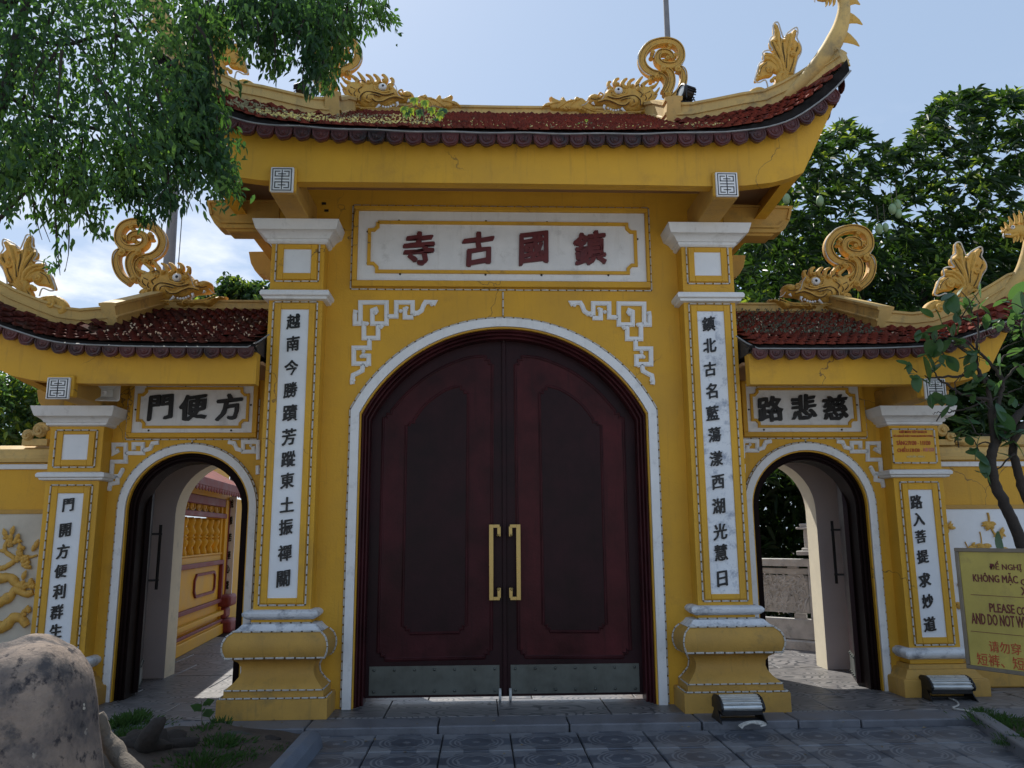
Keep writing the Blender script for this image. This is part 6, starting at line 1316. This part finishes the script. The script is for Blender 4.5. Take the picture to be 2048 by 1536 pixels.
# hedge through the right arch
hd = thing('hedge', 'dark dense foliage standing beyond the stone balustrade', 'bush', (6.0, 8.6, -.1))
C_ = RNG.uniform(size=(14000, 3))*np.array([6.0, 1.6, 3.2])+np.array([3.2, 7.4, -.1]); leaves_mesh('foliage', leaf_m, C_, RNG.normal(size=C_.shape), RNG.uniform(.10, .18, len(C_)), .06, hd)
# trees at far left and beyond the left roof
def blob_tree(name, label, base, cen, rad, n, m_, lf_=(.08, .14), m2=None):
    t = thing(name, label, 'tree', base); v = RNG.normal(size=(n, 3)); v /= np.linalg.norm(v, axis=1)[:, None]; rr_ = RNG.uniform(.25, 1, n)**.5
    bump = 1+.22*np.sin(v[:, 0]*5+v[:, 2]*4)+.15*np.sin(v[:, 1]*9+v[:, 0]*7); C_ = np.array(cen)+v*rr_[:, None]*bump[:, None]*np.array(rad)
    leaves_mesh('foliage', m_, C_, RNG.normal(size=(n, 3))+np.array([0, -.2, -.1]), RNG.uniform(lf_[0], lf_[1], n), RNG.uniform(lf_[0]*.4, lf_[1]*.45, n), t)
    if m2:
        k = n//6; C2 = C_[RNG.integers(0, n, k)]; leaves_mesh('bright_foliage', m2, C2, RNG.normal(size=(k, 3)), lf_[1], lf_[1]*.4, t)
    tk = MB(); tk.tube([base, ((base[0]+cen[0])/2, (base[1]+cen[1])/2, cen[2]*.5), tuple(cen)], [.12, .09, .03], 8)
    for i in range(5): a = i*1.26; tk.tube([(cen[0], cen[1], cen[2]-rad[2]*.6), (cen[0]+rad[0]*.6*math.cos(a), cen[1]+rad[1]*.6*math.sin(a), cen[2]+rad[2]*.2)], [.04, .01], 5)
    tk.build('trunk', bark, t); return t
P = at(20, 800, 2.2); blob_tree('leafy_tree', 'bright green bush showing over the left wall under the roof corner', (P[0]-.2, 2.2, -.1), (P[0]-.1, 2.2, P[2]-.25), (.75, .6, .75), 5200, leaf_f, (.06, .11), leaf_y)
P = at(-10, 690, 1.5); blob_tree('leafy_tree', 'pale green sprig poking out beneath the left roof corner', (P[0]-.4, 1.5, -.1), (P[0]-.15, 1.5, P[2]), (.42, .3, .16), 700, leaf_y, (.03, .05))
# far tree
P = at(488, 592, 14); blob_tree('leafy_tree', 'small rounded tree far behind between left ring tail and main gate', (P[0], 14, -.1), (P[0], 14, P[2]-.15), (1.0, .8, .55), 3500, leaf_m, (.16, .26), leaf_y)
# small fig tree in front of the right gate
YF = -.95; ft = thing('fig_tree', 'small bare-branched tree with big rounded leaves in front of the right gate', 'tree', tuple(atz(2090, 1480, PAV)))
b = MB(); tipsF = []
def br(P, r0, r1, tip=True, dy=0):
    Q = smooth_path([at(x, y, YF+dy) for x, y in P], 5); n = len(Q); b.tube([tuple(np.array(q)+RNG.normal(size=3)*.005) for q in Q], [.66*r0+.7*(r1-r0)*i/(n-1) for i in range(n)], 7)
    if tip: tipsF.append(np.array(Q[-1]))
    return Q
br([(2110,1500),(2075,1250),(2052,1120),(2030,1050),(2005,1000),(1986,960),(1982,915),(1990,888),(2012,858),(2040,828),(2080,790)], .085, .055, False)
br([(2100,1300),(2085,1120),(2062,1020),(2040,960),(2028,910),(2032,870),(2060,840)], .07, .05, False, .12)
br([(1990,892),(1983,850),(1979,800),(1975,762),(1950,752),(1905,752),(1862,757),(1850,752)], .045, .009)
br([(1979,800),(1950,795),(1915,783),(1880,760),(1866,742),(1858,738)], .028, .005)
br([(1983,845),(1998,800),(2004,764),(1990,738),(1970,715),(1952,700)], .032, .018, False)
br([(1968,765),(1955,735),(1953,700),(1956,660),(1954,625)], .030, .010); br([(1953,730),(1932,705),(1912,690),(1890,676),(1876,668)], .018, .005); br([(1954,700),(1930,680),(1905,675),(1880,665)], .014, .004)
br([(1956,680),(1985,668),(2015,656),(2050,640)], .012, .004); br([(1955,655),(1940,640),(1925,634),(1908,638)], .010, .003); br([(1956,640),(1975,628),(1990,640),(2010,632)], .008, .003)
br([(2004,764),(2030,738),(2060,722)], .020, .010); br([(2000,700),(2020,690),(2045,680)], .008, .004); br([(1990,738),(2010,712),(2040,700),(2060,690)], .014, .006)
br([(1975,800),(1940,815),(1905,822),(1880,825),(1866,828)], .016, .004); br([(1982,870),(1960,868),(1940,866)], .014, .005); br([(1990,890),(1965,885),(1945,900),(1930,905)], .012, .004); br([(2020,850),(2000,866),(1990,880)], .010, .006)
br([(2028,910),(2005,930),(1990,945),(1978,955)], .014, .005); br([(1983,800),(2010,790),(2030,780),(2055,770)], .014, .006)
TWE = []
for k in range(46):
    t0 = tipsF[random.randrange(len(tipsF))]+RNG.normal(size=3)*np.array([.06, .12, .06]) if k % 2 else at(random.uniform(1860, 2045), random.uniform(625, 900), YF+random.uniform(-.1, .3)); d = np.array([random.uniform(-.5, .5), random.uniform(-.3, .3), random.uniform(-.1, .5)])*.45
    b.tube([t0, t0+d*.5+RNG.normal(size=3)*.02, t0+d], [.006, .005, .003], 5); TWE += [t0+d, t0+d*.75, t0+d*.5]
b.build('trunk', bark, ft, smooth=60); twig_ends = TWE
def big_leaf():
    m_ = MB(); n = 6; L = []
    for i in range(n+1):
        t = i/n; w = .27*math.sin(math.pi*min(1, t*.93+.05))**.75*(1 if t < .98 else .2); L.append([(-w, t, .10*w+ -.18*t*t), (-w*.5, t, .03-.18*t*t), (0, t, -.0-.18*t*t), (w*.5, t, .03-.18*t*t), (w, t, .10*w-.18*t*t)])
    m_.loft(L, close=False, caps=False); me = bpy.data.meshes.new('leaf'); me.from_pydata(m_.v, [], m_.f); me.materials.append(leaf_f); me.polygons.foreach_set('use_smooth', [True]*len(me.polygons)); me.update(); return me
BLF = big_leaf()
lp = [(prj(q)[0], prj(q)[1], random.uniform(22, 34)) for q in TWE]+[(1874,652,60),(1858,628,40),(1880,630,40),(1862,695,55),(1876,700,50),(1886,692,45),(1905,604,55),(1893,612,30),(1942,612,45),(1932,618,45),(1930,690,50),(1944,702,45),(1958,698,40),(1940,712,50),(1850,708,30),(1830,762,45),(1838,755,40),(1856,730,55),(1862,720,40),(1872,735,40),(1905,725,45),(1880,790,50),(1895,795,58),(1940,745,45),(1950,750,40),(1960,755,45),(1938,775,40),(1900,838,35),(1918,838,45),(1925,868,62),(1940,900,45),(1955,905,50),(1952,890,50),(1990,855,45),(2000,820,45),(2012,838,50),(2020,855,50),(2008,870,50),(2035,862,50),(1962,942,50),(1975,950,40),(1968,930,40),(2025,845,40),(2040,740,45),(2030,700,40),(2045,660,45),(2020,640,30),(1990,640,30),(2035,600,50),(2042,575,60),(1996,1085,50),(2010,905,45),(2035,895,45),(1935,710,45),(1898,590,40)]
for x, y, sz_ in lp:
    P = at(x+random.uniform(-3, 3), y+random.uniform(-3, 3), YF+random.uniform(-.1, .05)); S = sz_/1600*6.6*random.uniform(.9, 1.15)
    inst('leaf', BLF, Matrix.Translation(P) @ Matrix.Rotation(random.uniform(0, 6.28), 4, 'Z') @ Matrix.Rotation(random.uniform(-1.5, .9), 4, 'X') @ Matrix.Rotation(random.uniform(-.6, .6), 4, 'Y') @ Matrix.Translation((0, -S*.4, 0)) @ Matrix.Scale(S, 4), ft)
# saplings rooted on the main roof
def sapling(label, px_, py_, h, n, r, Y=-.75):
    P = at(px_, py_, Y); t = thing('roof_sapling', label, 'plant', tuple(P), group='saplings growing on the main roof'); s_ = MB(); s_.tube([P, P+np.array([.01, -.02, h*.5]), P+np.array([-.01, -.02, h])], [.009, .007, .004], 5); s_.build('stem', bark_l, t)
    for i in range(n):
        a = i*2.4; q = P+np.array([0, 0, h*random.uniform(.55, 1.0)]); e = q+np.array([r*math.cos(a), r*.6*math.sin(a), random.uniform(-.02, .10)]); st = MB().tube([q, (q+e)/2+np.array([0, 0, .04]), e], .003, 4).build('leaf_stalk', bark_l, t)
        lm = MB()
        for k in range(5):
            b_ = -1.57+(k-2)*.55; d = np.array([math.cos(b_)*.8, random.uniform(-.3, .3), math.sin(b_)]); L = r*.55*(1-.15*abs(k-2)); sd = np.array([-d[2], 0, d[0]])*L*.26; lm.add([e, e+d*L*.4+sd, e+d*L, e+d*L*.4-sd], [(0, 1, 2, 3)])
        lm.build('leaf', leaf_y if i % 3 else leaf_f, t)
sapling('sapling with drooping lobed leaves growing from the main roof tiles near the left dragon', 847, 268, .27, 11, .19)
sapling('tiny bright seedling on the main roof edge below the right dragon leaf scroll', 1171, 266, .06, 5, .07)
# weeds and litter on the roofs
def litter(name, label, parts, m_):
    mb = MB()
    for E, T, xa, xb, v0, v1, n, h in parts:
        for i in range(n):
            x = random.uniform(xa, xb); v = v0+(v1-v0)*random.random()**1.5; e, t = np.array(E(x)), np.array(T(x)); p = e+(t-e)*v+np.array([0, 0, .042])
            for k in range(3):
                a = random.uniform(0, 3.14); l = h*random.uniform(.5, 1.2); w = l*.28; q = np.array([math.cos(a)*w, math.sin(a)*w, 0]); top = np.array([random.uniform(-.4, .4)*l, random.uniform(-.3, .3)*l, l*random.uniform(.5, 1)]); mb.add([p-q*.4, p+q*.4, p+q+top, p-q+top], [(0, 1, 2, 3)])
    return tag(mb.build(name, m_), label, 'weeds', kind='stuff')
litter('roof_weeds', 'pale dry weeds along the lower tiles of the main roof', [(ET, TT, -2.6, -.7, .02, .55, 1000, .032), (ET, TT, -.7, 2.1, .0, .3, 260, .020), (ET, TT, -1.6, 2.4, .2, .9, 130, .018)], weed_m)
SE = sym(lambda x: (x, -.5, 3.39)); ST = sym(lambda x: (x, 1.1, 4.15))
litter('roof_litter', 'dry leaves and pale litter scattered on the side roof tiles', [(SE, ST, -3.9, -2.45, .05, .6, 80, .026), (SE, ST, 2.5, 4.3, .1, .95, 60, .018)], mat('dry_litter', (.62, .50, .36), .8, .5, 30., 0))
litter('roof_moss', 'grey green moss tufts on the right side roof', [(SE, ST, 2.45, 3.9, .2, 1.0, 900, .026)], mat('grey_moss', (.10, .11, .075), .95, .3, 30., 0))
# ================================================================== left bed: soil, boulder, root, stump, grass, edging
bed = MB(); nx, ny = 60, 50; V = []; F = []
for j in range(ny+1):
    for i in range(nx+1):
        x = -9+i*(7.33/nx); y = -6.5+j*(5.74/ny); V.append((x, y, PAV+.01+.05*math.sin(x*3+y)*math.sin(y*2.3)+random.uniform(0, .035)+.10*math.exp(-((x+3.0)**2+(y+1.5)**2)*1.2)))
for j in range(ny):
    for i in range(nx): a = j*(nx+1)+i; F.append((a, a+1, a+nx+2, a+nx+1))
bed.add(V, F); tag(bed.build('soil_bed', soil, None, smooth=180), kind='structure')
def lump(c, r, seed, n=26, amp=.12, sc_=(1, 1, 1), fr=2.2):
    mb = MB(); rs = np.random.default_rng(seed); ph = rs.uniform(0, 6, 9); L = []
    for i in range(n+1):
        a = math.pi*(.01+.98*i/n); q = []
        for j in range(n*2):
            t = math.pi*j/n; d = np.array([math.sin(a)*math.cos(t), math.sin(a)*math.sin(t), math.cos(a)])
            k = 1+amp*(math.sin(fr*d[0]*2+ph[0])+math.sin(fr*d[1]*2.3+ph[1])+math.sin(fr*d[2]*2.1+ph[2]))/2+amp*.35*(math.sin(7*d[0]+ph[3])*math.sin(6*d[1]+ph[4])+math.sin(8*d[2]+ph[5]))+amp*.12*math.sin(17*d[0]+ph[6])*math.sin(19*d[2]+ph[7])
            q.append(tuple(np.array(c)+d*k*r*np.array(sc_)))
        L.append(q)
    return mb.loft(L)
P = at(55, 1450, -3.9); top = at(90, 1262, -3.9)[2]
bo_ = lump((P[0]-.04, -3.9, (top+PAV)/2-.1), (top-PAV)/2+.1, 5, 34, .07, (.50, .56, 1.0))
tag(bo_.build('boulder', rock_m, None, smooth=180), 'large smooth pinkish grey boulder in the lower left foreground', 'boulder')
r_ = MB(); pts = [at(195, 1430, -3.55), at(210, 1470, -3.5), at(232, 1505, -3.5), at(262, 1545, -3.55), at(300, 1600, -3.6)]; pp = smooth_path(pts, 5); r_.tube([tuple(np.array(p)+RNG.normal(size=3)*.003) for p in pp], [.030+.004*math.sin(i*.9)+.0015*i for i in range(len(pp))], 9, 1.2)
tag(r_.build('root', bark_l, None, smooth=60), 'gnarled pale root running down beside the boulder', 'root')
st = lump(tuple(atz(300, 1500, .02)), .17, 9, 20, .35, (1.6, 1, .75), 4); st.tube([atz(285, 1505, .0), at(300, 1470, -1.75), at(318, 1445, -1.75), at(330, 1438, -1.75)], [.09, .07, .05, .02], 8); st.tube([atz(240, 1500, 0), atz(285, 1490, .08), atz(340, 1500, .02)], [.03, .05, .03], 8)
tag(st.build('stump', bark, None, smooth=60), 'dark broken stump among the grass in the left bed', 'stump')
for i, (x, y, r, l) in enumerate(((470, 1478, .10, 'dark rounded stone in the left bed with a yellow tie'), (350, 1515, .09, 'mossy dark stone in the left bed near the stump'), (540, 1480, .06, 'low stone beside the blue edging stone'))):
    p = atz(x, y, PAV+.05); tag(lump(tuple(p), r, 20+i, 14, .12, (1.9 if i == 0 else 1.3, 1, .6)).build('bed_stone', bark if i else mat('dark_mossy_stone', (.05, .052, .045), .9, .3, 6., .8, 40.), None, smooth=180), l, 'stone')
e = MB(); a = atz(620, 1476, PAV+.06); b_ = atz(560, 1545, PAV+.06); d = (b_-a); L = []
for t_ in (-.02, 0.03, .5, 1, 1.5, 2.2):
    c = a+d*t_; k = .7 if t_ < 0 else 1; L.append([(c[0]-.10*k, c[1], PAV-.05), (c[0]-.10*k, c[1], PAV+.06*k), (c[0]-.05*k, c[1], PAV+.115*k), (c[0]+.03*k, c[1], PAV+.13*k), (c[0]+.09*k, c[1], PAV+.09*k), (c[0]+.12*k, c[1], PAV-.05)])
tag(e.loft(L).build('edging_stone', mat('blue_grey_edging_stone', (.13, .16, .21), .55, .2, 5., .4, 50., spot=(.05, .06, .07), spotamt=.5), None, smooth=40), 'rounded blue grey edging stone between soil bed and paving', 'edging stone')
def grass(name, label, clumps, m_, kind='stuff'):
    C_ = []; D_ = []; L_ = []
    for x, y, r, n, h, z in clumps:
        c = atz(x, y, z)
        for i in range(n):
            q = RNG.normal(size=2)*r*.5; C_.append(c+np.array([q[0], q[1], 0])); D_.append(np.array([q[0]*3+random.uniform(-.4, .4), q[1]*3+random.uniform(-.4, .4), 1.0])); L_.append(h*random.uniform(.5, 1.2))
    return tag(leaves_mesh(name, m_, np.array(C_), np.array(D_), np.array(L_), np.array(L_)*.07+.002, None, droop=.3), label, 'grass', kind=kind)
grass('grass', 'green grass tufts growing in the soil bed at the left', [(250,1455,.14,260,.16,PAV+.03),(225,1462,.10,120,.12,PAV+.03),(272,1440,.08,80,.14,PAV+.03),(432,1500,.16,330,.15,PAV+.03),(410,1480,.10,140,.16,PAV+.03),(440,1465,.07,70,.18,PAV+.03),(300,1525,.22,260,.10,PAV+.03),(390,1530,.25,380,.12,PAV+.03),(470,1520,.15,120,.08,PAV+.03),(340,1500,.1,60,.1,PAV+.04),(500,1505,.2,160,.07,PAV+.03),(260,1475,.2,260,.11,PAV+.03),(300,1455,.2,150,.09,PAV+.03),(560,1500,.12,50,.05,PAV+.03)], grass_m)
wd = thing('bed_weed', 'thin weed with notched green leaves standing before the left arch', 'plant', tuple(atz(405, 1450, PAV))); P = atz(402, 1462, PAV+.02)
MB().tube([P, P+np.array([.0, 0, .12]), P+np.array([-.01, 0, .24])], .004, 5).build('stem', bark_l, wd)
lm = MB()
for k in range(9):
    a = k*.75; q = P+np.array([0, 0, .12+.012*k]); d = np.array([math.cos(a), .4*math.sin(a), .35])*.11; sd = np.array([-d[2], 0, d[0]])*.3; lm.add([q, q+d*.5+sd, q+d, q+d*.5-sd], [(0, 1, 2, 3)])
lm.build('leaves', grass_m, wd)
fl = MB()
for i in range(46):
    x, y = random.uniform(350, 2000), random.uniform(1432, 1530); z = PAV if y > 1458 else 0; P = atz(x, y, z+.006); a = random.uniform(0, 6.3); r = random.uniform(.010, .024); d = np.array([math.cos(a), math.sin(a), 0]); e_ = np.array([-d[1], d[0], 0]); fl.add([P-d*r, P+e_*r*.4+np.array([0, 0, .006]), P+d*r, P-e_*r*.4+np.array([0, 0, .004])], [(0, 1, 2, 3)])
tag(fl.build('fallen_leaves', mat('dry_brown_leaf', (.22, .16, .07), .8, .4, 20., 0)), 'tiny dry leaves scattered over the step and ringed paving', 'leaves', kind='stuff')
# right-hand planter corner
kk = MB(); A = [atz(1940, 1428, .02), atz(2060, 1508, .02)]; dv = A[1]-A[0]; nrm = np.array([-dv[1], dv[0], 0]); nrm /= np.linalg.norm(nrm)
if nrm[0] < 0: nrm = -nrm
def quad(mb, p, q, wd_, z0, z1): mb.loft([[tuple(p+np.array([0, 0, z0-p[2]])), tuple(q+np.array([0, 0, z0-q[2]])), tuple(q+nrm*wd_+np.array([0, 0, z0-q[2]])), tuple(p+nrm*wd_+np.array([0, 0, z0-p[2]]))], [tuple(p+np.array([0, 0, z1-p[2]])), tuple(q+np.array([0, 0, z1-q[2]])), tuple(q+nrm*wd_+np.array([0, 0, z1-q[2]])), tuple(p+nrm*wd_+np.array([0, 0, z1-p[2]]))]])
pl_ = thing('planter_kerb', 'grey stone planter corner with grass at the lower right', 'kerb', tuple(A[0])); quad(kk, A[0], A[0]+dv*.62, .12, PAV-.1, .04); kk.build('kerb_stone', m_slab, pl_, bevel=.012)
kk = MB(); quad(kk, A[0]+dv*.635, A[0]+dv*1.6, .12, PAV-.1, .035); kk.build('kerb_stone', m_slab, pl_, bevel=.012)
kk = MB(); quad(kk, A[0]+nrm*.125-dv*.0, A[0]+dv*2+nrm*.125, 2.0, PAV-.1, .0); kk.build('planter_soil', soil, pl_)
grass('grass', 'short green grass in the planter corner under the notice', [(1990,1440,.20,420,.07,.0),(2030,1455,.22,420,.07,.0),(2045,1480,.15,260,.07,.0),(1965,1425,.1,140,.06,.0),(2010,1490,.08,120,.05,-.02)], grass_m)
